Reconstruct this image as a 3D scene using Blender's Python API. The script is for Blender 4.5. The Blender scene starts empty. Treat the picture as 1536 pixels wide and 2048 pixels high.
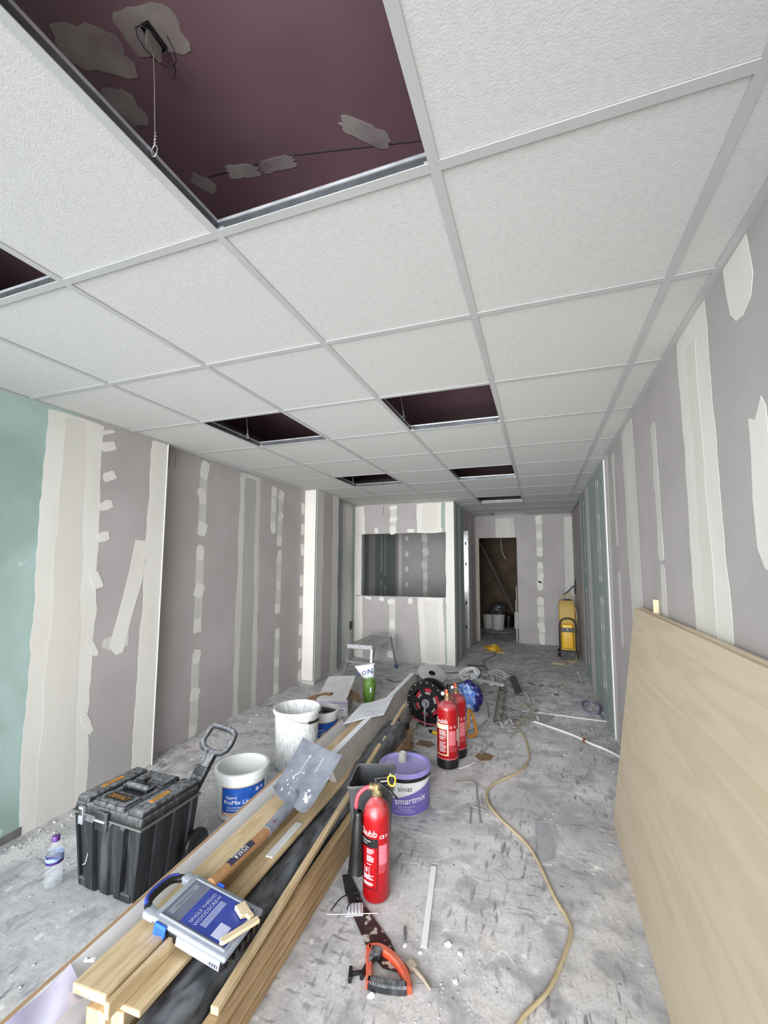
import bpy, bmesh, math, random
from mathutils import Matrix, Vector
from mathutils.noise import noise as pnoise

S = bpy.context.scene
COL = S.collection
PI = math.pi
rnd = random.Random(7)

# ------------------------------------------------------------------ camera
cam_d = bpy.data.cameras.new('camera')
cam = bpy.data.objects.new('camera', cam_d)
COL.objects.link(cam)
yaw, pit, rol = .3345, .0924, .0021
cy_, sy_, cp_, sp_, cr_, sr_ = math.cos(yaw), math.sin(yaw), math.cos(pit), math.sin(pit), math.cos(rol), math.sin(rol)
fwd = Vector((-sy_ * cp_, cy_ * cp_, sp_))
rgt = Vector((cy_, sy_, 0))
upv = rgt.cross(fwd)
r2 = rgt * cr_ + upv * sr_
u2 = -rgt * sr_ + upv * cr_
m = Matrix((r2, u2, -fwd)).transposed().to_4x4()
m.translation = Vector((.7963, -.8471, 1.4085))
cam.matrix_world = m
cam_d.sensor_fit = 'VERTICAL'
cam_d.sensor_height = 36
cam_d.sensor_width = 27
cam_d.lens = 843.98 / 2048 * 36
cam_d.shift_x = -16.87 / 2048
cam_d.shift_y = 24.67 / 2048
cam_d.clip_start = .02
S.camera = cam

# ------------------------------------------------------------------ sky and daylight
W = bpy.data.worlds.new('sky')
S.world = W
W.use_nodes = True
bg = W.node_tree.nodes['Background']
bg.inputs['Color'].default_value = (.86, .93, 1, 1)
bg.inputs['Strength'].default_value = 2.35
al = bpy.data.lights.new('shopfront_daylight', 'AREA')
al.shape = 'RECTANGLE'
al.size, al.size_y = 3.0, 2.2
al.energy = 92
al.spread = math.radians(84)
al.color = (.97, .98, 1)
alo = bpy.data.objects.new('shopfront_daylight', al)
alo.location = (-.22, -1.44, 1.12)
alo.rotation_euler = (math.radians(90), 0, 0)
COL.objects.link(alo)

S.view_settings.view_transform = 'Standard'
S.view_settings.look = 'None'
S.view_settings.gamma = 1
S.view_settings.use_curve_mapping = False
S.view_settings.exposure = 0.0
try:
    S.cycles.max_bounces = 14
    S.cycles.diffuse_bounces = 8
    S.cycles.transparent_max_bounces = 12
    S.cycles.use_denoising = True
    S.cycles.caustics_reflective = False
    S.cycles.caustics_refractive = False
except Exception:
    pass

# ------------------------------------------------------------------ materials
def lin(c):
    return tuple(((v / 255) / 12.92 if v / 255 <= .04045 else ((v / 255 + .055) / 1.055) ** 2.4) for v in c)

_M = {}
def mat(name, c1, c2=None, rough=.6, metal=0, scale=8, vec=(1, 1, 1), lo=.35, hi=.65, bump=0, bscale=None, detail=4,
        dust=0, dustc=(178, 176, 172), alpha=1, trans=0, spots=None, distort=0, spec=None):
    """noise mixed colour, optional spots (colour, scale, threshold), dust on upward faces, bump"""
    if name in _M: return _M[name]
    mt = bpy.data.materials.new(name); _M[name] = mt
    mt.use_nodes = True
    nt = mt.node_tree; N = nt.nodes; L = nt.links
    b = N['Principled BSDF']
    b.inputs['Roughness'].default_value = rough
    b.inputs['Metallic'].default_value = metal
    if spec is not None: b.inputs['Specular IOR Level'].default_value = spec
    c1l = lin(c1) + (1,); c2l = lin(c2 or c1) + (1,)
    tc = N.new('ShaderNodeTexCoord'); mp = N.new('ShaderNodeMapping'); mp.inputs['Scale'].default_value = vec
    L.new(tc.outputs['Object'], mp.inputs['Vector'])
    def ramp(src, lo, hi):
        r = N.new('ShaderNodeMapRange'); r.inputs['From Min'].default_value = lo; r.inputs['From Max'].default_value = hi
        L.new(src, r.inputs['Value']); return r.outputs['Result']
    def noise(sc, det=4, dist=0):
        n = N.new('ShaderNodeTexNoise'); n.inputs['Scale'].default_value = sc; n.inputs['Detail'].default_value = det
        n.inputs['Distortion'].default_value = dist
        L.new(mp.outputs['Vector'], n.inputs['Vector']); return n.outputs['Fac']
    def mix(f, a, bcol):
        x = N.new('ShaderNodeMix'); x.data_type = 'RGBA'
        if isinstance(f, float): x.inputs[0].default_value = f
        else: L.new(f, x.inputs[0])
        if isinstance(a, tuple): x.inputs[6].default_value = a
        else: L.new(a, x.inputs[6])
        if isinstance(bcol, tuple): x.inputs[7].default_value = bcol
        else: L.new(bcol, x.inputs[7])
        return x.outputs[2]
    col = mix(ramp(noise(scale, detail, distort), lo, hi), c1l, c2l)
    for (sc, ssc, th) in (spots or []):
        col = mix(ramp(noise(ssc, 5), th, th + .05), col, lin(sc) + (1,))
    if dust:
        g = N.new('ShaderNodeNewGeometry'); sx = N.new('ShaderNodeSeparateXYZ'); L.new(g.outputs['Normal'], sx.inputs[0])
        up = ramp(sx.outputs['Z'], .1, .95)
        mu = N.new('ShaderNodeMath'); mu.operation = 'MULTIPLY'; L.new(up, mu.inputs[0])
        L.new(ramp(noise(scale * 1.7 + 6, 6), .28, .64), mu.inputs[1])
        mu2 = N.new('ShaderNodeMath'); mu2.operation = 'MULTIPLY_ADD'; L.new(mu.outputs[0], mu2.inputs[0])
        mu2.inputs[1].default_value = dust; mu2.inputs[2].default_value = 0
        col = mix(mu2.outputs[0], col, lin(dustc) + (1,))
    L.new(col, b.inputs['Base Color'])
    if bump:
        bp = N.new('ShaderNodeBump'); bp.inputs['Strength'].default_value = bump; bp.inputs['Distance'].default_value = .003
        L.new(noise(bscale or scale * 4, 5), bp.inputs['Height']); L.new(bp.outputs[0], b.inputs['Normal'])
    if alpha < 1: b.inputs['Alpha'].default_value = alpha
    if trans:
        b.inputs['Transmission Weight'].default_value = trans
    return mt

def oak(name, c1, c2, k=1, rough=.55, fig=None):
    """wood with grain along the object's own X"""
    if name in _M: return _M[name]
    mt = bpy.data.materials.new(name); _M[name] = mt
    mt.use_nodes = True; nt = mt.node_tree; N = nt.nodes; L = nt.links; b = N['Principled BSDF']
    b.inputs['Roughness'].default_value = rough
    tc = N.new('ShaderNodeTexCoord'); mp = N.new('ShaderNodeMapping'); mp.inputs['Scale'].default_value = (1.2 * k, 14 * k, 14 * k)
    L.new(tc.outputs['Object'], mp.inputs['Vector'])
    n1 = N.new('ShaderNodeTexNoise'); n1.inputs['Scale'].default_value = 1.6; n1.inputs['Detail'].default_value = 3; n1.inputs['Distortion'].default_value = 1.2
    L.new(mp.outputs[0], n1.inputs['Vector'])
    mp2 = N.new('ShaderNodeMapping'); mp2.inputs['Scale'].default_value = (6 * k, 220 * k, 220 * k)
    L.new(tc.outputs['Object'], mp2.inputs['Vector'])
    n2 = N.new('ShaderNodeTexNoise'); n2.inputs['Scale'].default_value = 1.2; n2.inputs['Detail'].default_value = 3
    L.new(mp2.outputs[0], n2.inputs['Vector'])
    wv = N.new('ShaderNodeMath'); wv.operation = 'MULTIPLY'; wv.inputs[1].default_value = 26
    L.new(n1.outputs['Fac'], wv.inputs[0])
    sn = N.new('ShaderNodeMath'); sn.operation = 'SINE'; L.new(wv.outputs[0], sn.inputs[0])
    r = N.new('ShaderNodeMapRange'); r.inputs['From Min'].default_value = -.6; r.inputs['From Max'].default_value = 1.0
    r.inputs['To Max'].default_value = .55
    L.new(sn.outputs[0], r.inputs['Value'])
    ad = N.new('ShaderNodeMath'); ad.operation = 'MULTIPLY_ADD'; ad.inputs[1].default_value = .55
    L.new(n2.outputs['Fac'], ad.inputs[0]); L.new(r.outputs[0], ad.inputs[2])
    sb = N.new('ShaderNodeMath'); sb.operation = 'SUBTRACT'; sb.inputs[1].default_value = .15; L.new(ad.outputs[0], sb.inputs[0]); sb.use_clamp = True
    x = N.new('ShaderNodeMix'); x.data_type = 'RGBA'; L.new(sb.outputs[0], x.inputs[0])
    x.inputs[6].default_value = lin(c1) + (1,); x.inputs[7].default_value = lin(c2) + (1,)
    L.new(x.outputs[2], b.inputs['Base Color'])
    bp = N.new('ShaderNodeBump'); bp.inputs['Strength'].default_value = .15; bp.inputs['Distance'].default_value = .001
    L.new(n2.outputs['Fac'], bp.inputs['Height']); L.new(bp.outputs[0], b.inputs['Normal'])
    return mt

# wall and ceiling finishes
GREY = mat('grey_plasterboard', (180, 175, 174), (171, 166, 165), .9, scale=3, detail=6, bump=.05, bscale=160)
GREEN = mat('green_plasterboard', (158, 170, 167), (147, 161, 158), .9, scale=4, detail=6, bump=.05, bscale=160)
GREENP = mat('green_plasterboard_dusted', (148, 171, 161), (172, 195, 190), .9, scale=1.6, detail=8, distort=.6,
             lo=.4, hi=.62, spots=[((196, 210, 208), 9, .66)], bump=.05, bscale=120)
PLAS = mat('joint_compound', (228, 226, 219), (221, 218, 210), .85, scale=5, vec=(1, 1, .35), bump=.06, bscale=60)
PLAS2 = mat('joint_compound_thin', (209, 207, 202), (199, 197, 193), .88, scale=5, vec=(1, 1, .3), bump=.05, bscale=60)
PLAS3 = mat('joint_compound_centre', (219, 216, 208), (212, 209, 201), .88, scale=3, vec=(1, 1, .3), bump=.05, bscale=60)
TILE = mat('ceiling_tile_finish', (208, 208, 205), (202, 202, 199), .95, scale=60, bump=.24, bscale=210, detail=2)
GRID = mat('white_grid_steel', (190, 191, 189), (184, 185, 183), .45, scale=4)
GALV = mat('galvanised_steel', (196, 200, 203), (160, 165, 170), .35, .55, scale=14, bump=.03)
MAROON = mat('maroon_soffit_paint', (158, 125, 133), (146, 114, 122), .55, scale=3, detail=6)
SKIM = mat('soffit_filler', (204, 195, 190), (166, 150, 152), .85, scale=9)
DARKW = mat('bare_brown_wall', (112, 96, 78), (92, 80, 66), .95, scale=4, bump=.2)

def floor_mat():
    mt = bpy.data.materials.new('dusty_concrete'); mt.use_nodes = True
    nt = mt.node_tree; N = nt.nodes; L = nt.links; b = N['Principled BSDF']; b.inputs['Roughness'].default_value = .92
    tc = N.new('ShaderNodeTexCoord')
    def mp(s, rot=0):
        q = N.new('ShaderNodeMapping'); q.inputs['Scale'].default_value = s; q.inputs['Rotation'].default_value = (0, 0, rot)
        L.new(tc.outputs['Object'], q.inputs['Vector']); return q.outputs[0]
    def noise(v, sc, det=5, dist=0):
        n = N.new('ShaderNodeTexNoise'); n.inputs['Scale'].default_value = sc; n.inputs['Detail'].default_value = det
        n.inputs['Distortion'].default_value = dist; L.new(v, n.inputs['Vector']); return n.outputs['Fac']
    def rng(s, a, c, t0=0, t1=1):
        r = N.new('ShaderNodeMapRange'); r.inputs['From Min'].default_value = a; r.inputs['From Max'].default_value = c
        r.inputs['To Min'].default_value = t0; r.inputs['To Max'].default_value = t1; L.new(s, r.inputs['Value']); return r.outputs[0]
    def mul(a, c):
        q = N.new('ShaderNodeMath'); q.operation = 'MULTIPLY'; L.new(a, q.inputs[0])
        if isinstance(c, float): q.inputs[1].default_value = c
        else: L.new(c, q.inputs[1])
        return q.outputs[0]
    def mix(f, a, c):
        x = N.new('ShaderNodeMix'); x.data_type = 'RGBA'; L.new(f, x.inputs[0])
        for i, v in ((6, a), (7, c)):
            if isinstance(v, tuple): x.inputs[i].default_value = lin(v) + (1,)
            else: L.new(v, x.inputs[i])
        return x.outputs[2]
    v1 = mp((1, 1, 1)); v2 = mp((1, .22, 1), .15); v3 = mp((.25, 1, 1), .1)
    big = noise(v1, 1.7, 6, .8)
    col = mix(rng(big, .35, .65), (222, 221, 222), (184, 184, 187))
    warm = noise(mp((1, 1, 1), 2.0), 1.1, 6, 1)
    col = mix(rng(warm, .55, .72, 0, .6), col, (208, 197, 188))
    mid = noise(v1, 7, 7, .5)
    col = mix(rng(mid, .48, .64, 0, .8), col, (160, 160, 163))
    fine = noise(v1, 90, 4)
    col = mix(rng(fine, .5, .7, 0, .55), col, (160, 160, 163))
    # scraped adhesive: short dark dashes, two directions
    reg = rng(noise(v1, 2.3, 3), .46, .6)
    dash = rng(noise(v2, 46, 3), .56, .66)
    col = mix(mul(mul(dash, reg), .85), col, (118, 118, 123))
    reg2 = rng(noise(mp((1, 1, 1), 1), 1.9, 3), .5, .62)
    dash2 = rng(noise(v3, 40, 3), .57, .67)
    col = mix(mul(mul(dash2, reg2), .8), col, (126, 125, 128))
    blot = rng(noise(v1, 9, 6, .6), .62, .68)
    col = mix(mul(blot, .6), col, (150, 149, 152))
    chip = rng(noise(v1, 30, 2), .7, .73)
    col = mix(mul(chip, .9), col, (122, 121, 122))
    lite = rng(noise(mp((1, 1, 1), .7), 14, 4), .64, .7)
    col = mix(mul(lite, .75), col, (232, 231, 230))
    L.new(col, b.inputs['Base Color'])
    hs = N.new('ShaderNodeMath'); hs.operation = 'ADD'; L.new(noise(v1, 12, 8), hs.inputs[0])
    L.new(mul(noise(v2, 60, 3), .5), hs.inputs[1])
    bp = N.new('ShaderNodeBump'); bp.inputs['Strength'].default_value = .55; bp.inputs['Distance'].default_value = .008
    L.new(hs.outputs[0], bp.inputs['Height']); L.new(bp.outputs[0], b.inputs['Normal'])
    return mt
FLOOR = floor_mat()

OAK = oak('planed_oak', (208, 187, 151), (174, 148, 110))
OAKD = oak('rough_oak', (178, 152, 114), (142, 114, 80))
OAKV = oak('oak_veneer', (206, 192, 168), (193, 177, 150), k=.35, rough=.6)
MDF = mat('mdf_edge', (172, 140, 106), (160, 128, 95), .8, scale=20)
PRIMED = mat('white_primer', (240, 243, 248), (230, 234, 240), .6, scale=6, vec=(1, 8, 8))
PALE = mat('pale_offcut_wood', (222, 206, 174), (206, 186, 150), .7, scale=9, vec=(1, 6, 6))
WHITEG = mat('dusty_white_plastic', (208, 208, 204), (192, 191, 188), .55, scale=7)
GREYSIDE = mat('plain_grey_face', (176, 171, 164), (164, 160, 154), .8, scale=9)  # slightly mottled grey, for the white length's side and a low length
BLACKP = mat('black_plastic', (24, 26, 29), (78, 81, 85), .55, scale=7, vec=(3, 3, .5), lo=.52, hi=.85, detail=7, dust=.72, dustc=(150, 153, 158), bump=.08, bscale=90)
BLACKC = mat('clean_black_plastic', (22, 22, 24), (14, 14, 16), .4, scale=9)
BLACKF = mat('black_polythene', (44, 46, 49), (122, 126, 132), .36, scale=24, vec=(1, .35, 1), lo=.42, hi=.8, detail=8, dust=.3, dustc=(120, 124, 130), bump=.6, bscale=30)
GREYP = mat('grey_plastic', (120, 123, 127), (104, 107, 112), .5, scale=10)
ORANGEP = mat('orange_print', (222, 160, 58), (190, 128, 52), .6, scale=60)
SILVER = mat('bright_steel', (226, 229, 231), (196, 200, 204), .28, .5, scale=20)
ALU = mat('worn_aluminium', (186, 188, 190), (158, 160, 163), .38, .75, scale=16, dust=.5, dustc=(150, 146, 140))
STEEL = mat('dull_blue_steel', (140, 146, 156), (120, 126, 138), .5, .25, scale=16, detail=8, spots=[((172, 176, 182), 20, .68)], bump=.05)
WHITEP = mat('white_plastic', (226, 229, 228), (216, 220, 219), .38, scale=6)
WHITESPL = mat('plaster_splashed_white', (234, 235, 235), (196, 199, 200), .6, scale=120, vec=(1, 1, .2), detail=5, lo=.46, hi=.6, bump=.4, bscale=90)
CLEARP = mat('clear_plastic', (215, 224, 232), None, .08, alpha=.16)
BLUE = mat('blue_print', (22, 84, 172), (16, 70, 150), .5, scale=30, spots=[((190, 200, 215), 34, .74)])
BROWNP = mat('kraft_brown_print', (188, 156, 122), None, .6)
WPRINT = mat('white_print', (238, 240, 242), None, .5)
PURPLE = mat('purple_plastic', (116, 104, 180), (106, 94, 168), .45, scale=6)
PURPLED = mat('dusty_purple_lid', (140, 132, 208), (166, 161, 208), .5, scale=7, dust=.6, dustc=(176, 172, 200))
DARKPR = mat('dark_print', (52, 50, 70), None, .5)
RED = mat('red_paint', (158, 11, 20), (142, 9, 17), .28, scale=8, dust=.75, dustc=(176, 136, 140))
REDL = mat('pale_red_print', (204, 118, 128), (196, 96, 108), .5, scale=90)
REDH = mat('red_hose', (206, 66, 78), None, .45)
CREAM = mat('cream_print', (236, 218, 184), None, .5)
BRASS = mat('brass', (176, 160, 120), (150, 136, 104), .35, .8, scale=30)
YELLOW = mat('yellow_plastic', (224, 178, 46), None, .4)
ORANGE = mat('orange_plastic', (216, 84, 48), (196, 72, 42), .5, scale=10, dust=.45, dustc=(196, 150, 136))
DEHY = mat('yellow_casing', (196, 164, 78), (178, 150, 84), .6, scale=5, dust=.8, dustc=(178, 158, 110))
BROWNC = mat('brown_cardboard', (138, 112, 86), (118, 94, 72), .9, scale=12)
GREYC = mat('grey_board', (172, 168, 164), (160, 156, 152), .9, scale=10)
BOXW = mat('white_card', (206, 205, 206), (192, 190, 192), .8, scale=12)
BAGW = mat('white_sack_film', (232, 235, 238), None, .4, bump=.3, bscale=24)
BAGG = mat('green_sack_film', (104, 142, 58), (84, 122, 46), .4, scale=9, bump=.3, bscale=24)
BAGB = mat('blue_bag_film', (96, 134, 208), (196, 212, 238), .25, scale=22, lo=.48, hi=.62, bump=.7, bscale=46)  # pale noise patches put crinkle highlights into the film colour
BAGN = mat('navy_bag_film', (40, 36, 110), (30, 28, 86), .3, bump=.5, bscale=40)
SHAFT = oak('ash_shaft', (166, 126, 88), (138, 102, 68), k=2, rough=.4)
HOSE = mat('tan_hose', (190, 174, 140), (176, 160, 128), .5, scale=20)
CABLEW = mat('white_cable', (214, 214, 210), None, .5)
CABLEG = mat('grey_cable', (150, 148, 142), None, .6)
CABLEP = mat('purple_cable', (112, 104, 136), None, .6)
SAWB = mat('rusty_saw_steel', (64, 48, 48), (52, 40, 42), .5, .3, scale=8, spots=[((196, 194, 186), 30, .56)])
SAWD = mat('dark_saw_steel', (52, 54, 58), (44, 46, 50), .5, .3, scale=18)
VIOLETF = mat('violet_film', (220, 217, 236), (206, 202, 228), .3, alpha=.75)
TOOLW = mat('frosted_lid', (150, 158, 170), (136, 145, 160), .35, scale=10, dust=.3, dustc=(196, 196, 192))
LIDIN = mat('smoky_lid_window', (112, 117, 136), (100, 106, 126), .25, scale=8)
BLUEC = mat('blue_card', (58, 76, 160), (48, 64, 146), .4, scale=12)
BLUEL = mat('bright_blue_latch', (44, 104, 232), None, .4)
LILAC = mat('lilac_print', (190, 196, 226), None, .5)
GREYPR = mat('grey_print', (136, 142, 150), None, .5)
RUB = mat('plaster_rubble', (200, 198, 195), (136, 134, 132), .95, scale=2.2, detail=2)
TAR = mat('tarnished_scrap', (196, 193, 186), (128, 124, 118), .45, .3, scale=14)
PAVE = mat('pavement', (150, 150, 148), None, .9)
BLACKH = BLACKC

# ------------------------------------------------------------------ mesh helpers
def obj(name, bm, mt, parent=None, smooth=False, recalc=True, kind=None):
    if recalc: bmesh.ops.recalc_face_normals(bm, faces=bm.faces)
    me = bpy.data.meshes.new(name); bm.to_mesh(me); bm.free()
    for x in (mt if isinstance(mt, (list, tuple)) else [mt]): me.materials.append(x)
    if smooth:
        for p in me.polygons: p.use_smooth = True
        try: me.set_sharp_from_angle(angle=math.radians(smooth if smooth is not True else 40))
        except Exception: pass
    o = bpy.data.objects.new(name, me); COL.objects.link(o)
    if parent is not None: o.parent = parent
    if kind: o['kind'] = kind
    return o

def tag(o, label, cat, group=None, kind=None):
    o['label'] = label; o['category'] = cat
    if group: o['group'] = group
    if kind: o['kind'] = kind
    return o

def thing(name, label, cat, loc=(0, 0, 0), rz=0, rot=None, group=None):
    o = bpy.data.objects.new(name, None); o.empty_display_size = .05; COL.objects.link(o)
    o.location = loc; o.rotation_euler = rot if rot else (0, 0, rz)
    return tag(o, label, cat, group)

def struct(name):
    o = bpy.data.objects.new(name, None); COL.objects.link(o); o['kind'] = 'structure'; return o

def T(x=0, y=0, z=0, rx=0, ry=0, rz=0):
    from mathutils import Euler
    return Matrix.Translation((x, y, z)) @ Euler((rx, ry, rz)).to_matrix().to_4x4()

def box(bm, x0, x1, y0, y1, z0, z1, bev=0, M=None, seg=2, taper=None):
    """box; taper=(sx,sy) scales the top"""
    vs = []
    cx, cy = (x0 + x1) / 2, (y0 + y1) / 2
    for z in (z0, z1):
        sx, sy = taper if (taper and z == z1) else (1, 1)
        for (x, y) in ((x0, y0), (x1, y0), (x1, y1), (x0, y1)):
            vs.append(bm.verts.new((cx + (x - cx) * sx, cy + (y - cy) * sy, z)))
    fs = [bm.faces.new([vs[i] for i in f]) for f in ((3, 2, 1, 0), (4, 5, 6, 7), (0, 1, 5, 4), (1, 2, 6, 5), (2, 3, 7, 6), (3, 0, 4, 7))]
    if bev:
        es = list({e for f in fs for e in f.edges})
        r = bmesh.ops.bevel(bm, geom=es, offset=bev, segments=seg, affect='EDGES', profile=.6, clamp_overlap=True)
        vs = list({v for f in r['faces'] for v in f.verts} | {v for v in vs if v.is_valid})
    if M is not None:
        bmesh.ops.transform(bm, matrix=M, verts=[v for v in vs if v.is_valid])
    return bm

def BX(*a, **k): return box(bmesh.new(), *a, **k)

def prism(bm, pts, d0, d1, f=None, M=None):
    """polygon pts (2d) extruded from d0 to d1; f maps (u,v,d) to 3d"""
    f = f or (lambda u, v, d: (u, v, d))
    a = [bm.verts.new(f(u, v, d0)) for u, v in pts]; b = [bm.verts.new(f(u, v, d1)) for u, v in pts]
    n = len(pts)
    bm.faces.new(a[::-1]); bm.faces.new(b)
    for i in range(n): bm.faces.new((a[i], a[(i + 1) % n], b[(i + 1) % n], b[i]))
    if M is not None: bmesh.ops.transform(bm, matrix=M, verts=a + b)
    return bm

def lathe(bm, prof, n=32, M=None, close=False, a0=0, a1=2 * PI):
    full = abs(a1 - a0 - 2 * PI) < 1e-6
    k = n if full else n + 1
    rings = []
    for (r, z) in prof:
        if r < 1e-6: rings.append([bm.verts.new((0, 0, z))])
        else: rings.append([bm.verts.new((r * math.cos(a0 + (a1 - a0) * i / n), r * math.sin(a0 + (a1 - a0) * i / n), z)) for i in range(k)])
    pairs = list(zip(rings, rings[1:])) + ([(rings[-1], rings[0])] if close else [])
    for A, B in pairs:
        for i in range(n):
            j = (i + 1) % k
            if len(A) == 1 and len(B) == 1: continue
            if len(A) == 1: bm.faces.new((A[0], B[j], B[i]))
            elif len(B) == 1: bm.faces.new((A[i], A[j], B[0]))
            else: bm.faces.new((A[i], A[j], B[j], B[i]))
    if M is not None: bmesh.ops.transform(bm, matrix=M, verts=[v for R in rings for v in R])
    return bm

def LT(prof, n=32, **k): return lathe(bmesh.new(), prof, n, **k)

def smoothpath(pts, sub=6, closed=False):
    P = [Vector(p) for p in pts]; out = []; n = len(P)
    rng = range(n if closed else n - 1)
    for i in rng:
        p0 = P[(i - 1) % n] if (closed or i > 0) else P[i]
        p1 = P[i]; p2 = P[(i + 1) % n]
        p3 = P[(i + 2) % n] if (closed or i + 2 < n) else p2
        for k in range(sub):
            t = k / sub
            out.append(.5 * ((2 * p1) + (p2 - p0) * t + (2 * p0 - 5 * p1 + 4 * p2 - p3) * t * t + (3 * p1 - p0 - 3 * p2 + p3) * t ** 3))
    if not closed: out.append(P[-1])
    return out

def tube(bm, pts, r, n=8, closed=False, M=None, cap=True):
    P = [Vector(p) for p in pts]; k = len(P); rings = []; prev = None
    for i in range(k):
        t = (P[(i + 1) % k] - P[i - 1]) if closed else (P[min(i + 1, k - 1)] - P[max(i - 1, 0)])
        if t.length < 1e-9: t = Vector((0, 0, 1))
        t.normalize()
        if prev is None:
            a = Vector((0, 0, 1)) if abs(t.z) < .9 else Vector((1, 0, 0))
            u = t.cross(a).normalized()
        else:
            u = (prev - t * prev.dot(t))
            u = u.normalized() if u.length > 1e-6 else t.orthogonal().normalized()
        prev = u; v = t.cross(u)
        ri = r[i] if isinstance(r, (list, tuple)) else r
        rings.append([bm.verts.new(P[i] + (u * math.cos(2 * PI * j / n) + v * math.sin(2 * PI * j / n)) * ri) for j in range(n)])
    for i in range(k if closed else k - 1):
        A, B = rings[i], rings[(i + 1) % k]
        for j in range(n): bm.faces.new((A[j], A[(j + 1) % n], B[(j + 1) % n], B[j]))
    if cap and not closed:
        bm.faces.new(rings[0][::-1]); bm.faces.new(rings[-1])
    if M is not None: bmesh.ops.transform(bm, matrix=M, verts=[v for R in rings for v in R])
    return bm

def TB(pts, r, n=8, **k): return tube(bmesh.new(), pts, r, n, **k)

def bar(bm, p, q, w, h, up=(0, 0, 1), bev=0):
    """rectangular bar from p to q"""
    p = Vector(p); q = Vector(q); x = (q - p); Lh = x.length; x.normalize()
    y = Vector(up).cross(x).normalized(); z = x.cross(y)
    Mx = Matrix((x, y, z)).transposed().to_4x4(); Mx.translation = p
    return box(bm, 0, Lh, -w / 2, w / 2, -h / 2, h / 2, bev, Mx)

_fc = {}
def text2d(s, size):
    k = s
    if k not in _fc:
        cu = bpy.data.curves.new('lettering', 'FONT'); cu.body = s; cu.size = 1; cu.resolution_u = 3
        cu.align_x = 'LEFT'
        o = bpy.data.objects.new('lettering', cu)
        me = o.to_mesh()
        vs = [(v.co.x, v.co.y) for v in me.vertices]; fs = [tuple(p.vertices) for p in me.polygons]
        o.to_mesh_clear(); bpy.data.objects.remove(o); bpy.data.curves.remove(cu)
        _fc[k] = (vs, fs)
    vs, fs = _fc[k]
    return [(x * size, y * size) for x, y in vs], fs

def text(bm, s, size, f, x=0, y=0, sx=1, center=True, bold=0):
    """lettering; f maps flat (x,y) onto the surface"""
    vs, fs = text2d(s, size)
    if not vs: return bm
    w = max(v[0] for v in vs)
    ox = x - (w * sx / 2 if center else 0)
    V = [bm.verts.new(f(ox + vx * sx, y + vy)) for vx, vy in vs]
    for q in fs:
        try: bm.faces.new([V[i] for i in q])
        except ValueError: pass
    return bm

def cone_map(rf, a0, off=.0012):
    """(x,y) -> point at arc length x about angle a0, height y, on a body of radius rf(z)"""
    def f(x, y):
        r = rf(y) + off; a = a0 + x / r
        return (r * math.cos(a), r * math.sin(a), y)
    return f

def wrap(bm, f, x0, x1, y0, y1, nx=12, ny=1, curve=None):
    """rectangular label wrapped by f; curve(t) lifts the upper edge"""
    g = []
    for j in range(ny + 1):
        row = []
        for i in range(nx + 1):
            t = i / nx
            top = y1 if curve is None else curve(t)
            row.append(bm.verts.new(f(x0 + (x1 - x0) * t, y0 + (top - y0) * j / ny)))
        g.append(row)
    for j in range(ny):
        for i in range(nx): bm.faces.new((g[j][i], g[j][i + 1], g[j + 1][i + 1], g[j + 1][i]))
    return bm

def sheet(fn, nu, nv, thick=.0015):
    """closed thin surface from fn(u,v)->Vector with thickness along its normal"""
    bm = bmesh.new()
    g = [[bm.verts.new(fn(i / nu, j / nv)) for i in range(nu + 1)] for j in range(nv + 1)]
    for j in range(nv):
        for i in range(nu): bm.faces.new((g[j][i], g[j][i + 1], g[j + 1][i + 1], g[j + 1][i]))
    bmesh.ops.recalc_face_normals(bm, faces=bm.faces)
    bmesh.ops.solidify(bm, geom=bm.faces[:], thickness=thick)
    return bm

def jit(a, s): return rnd.uniform(-a, a) * s

# ================================================================== structure
H = 2.29; YF = -1.5; YB = 7.15; XR = 1.34; XL = -1.785; XL2 = -1.878; SOF = 2.68
YP = 5.05; XPR = -.335; YS = 9.7

floor = struct('floor')
def floor_slab(x0, x1, y0, y1, name):
    bm = bmesh.new(); nx, ny = int((x1 - x0) / .06), int((y1 - y0) / .06)
    g = [[None] * (nx + 1) for _ in range(ny + 1)]
    for j in range(ny + 1):
        for i in range(nx + 1):
            x = x0 + (x1 - x0) * i / nx; y = y0 + (y1 - y0) * j / ny
            z = -.0006 + .0004 * pnoise(Vector((x * 4, y * 4, 0)))
            # heaped dust against the left wall
            e = max(0, (-1.62 - x) / .25)
            if y > 1.4 and x < -1.62: z += min(e, 1) * (.02 + .014 * pnoise(Vector((x * 9, y * 9, 3))))
            g[j][i] = bm.verts.new((x, y, z))
    for j in range(ny):
        for i in range(nx): bm.faces.new((g[j][i], g[j][i + 1], g[j + 1][i + 1], g[j + 1][i]))
    return obj(name, bm, FLOOR, floor, smooth=60, recalc=False)
floor_slab(-2.0, 1.5, YF - .1, YS + .1, 'concrete_slab')
pv = obj('pavement', BX(-6, 6, -9, YF - .1, -.06, -.02), PAVE); pv['kind'] = 'structure'

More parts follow.
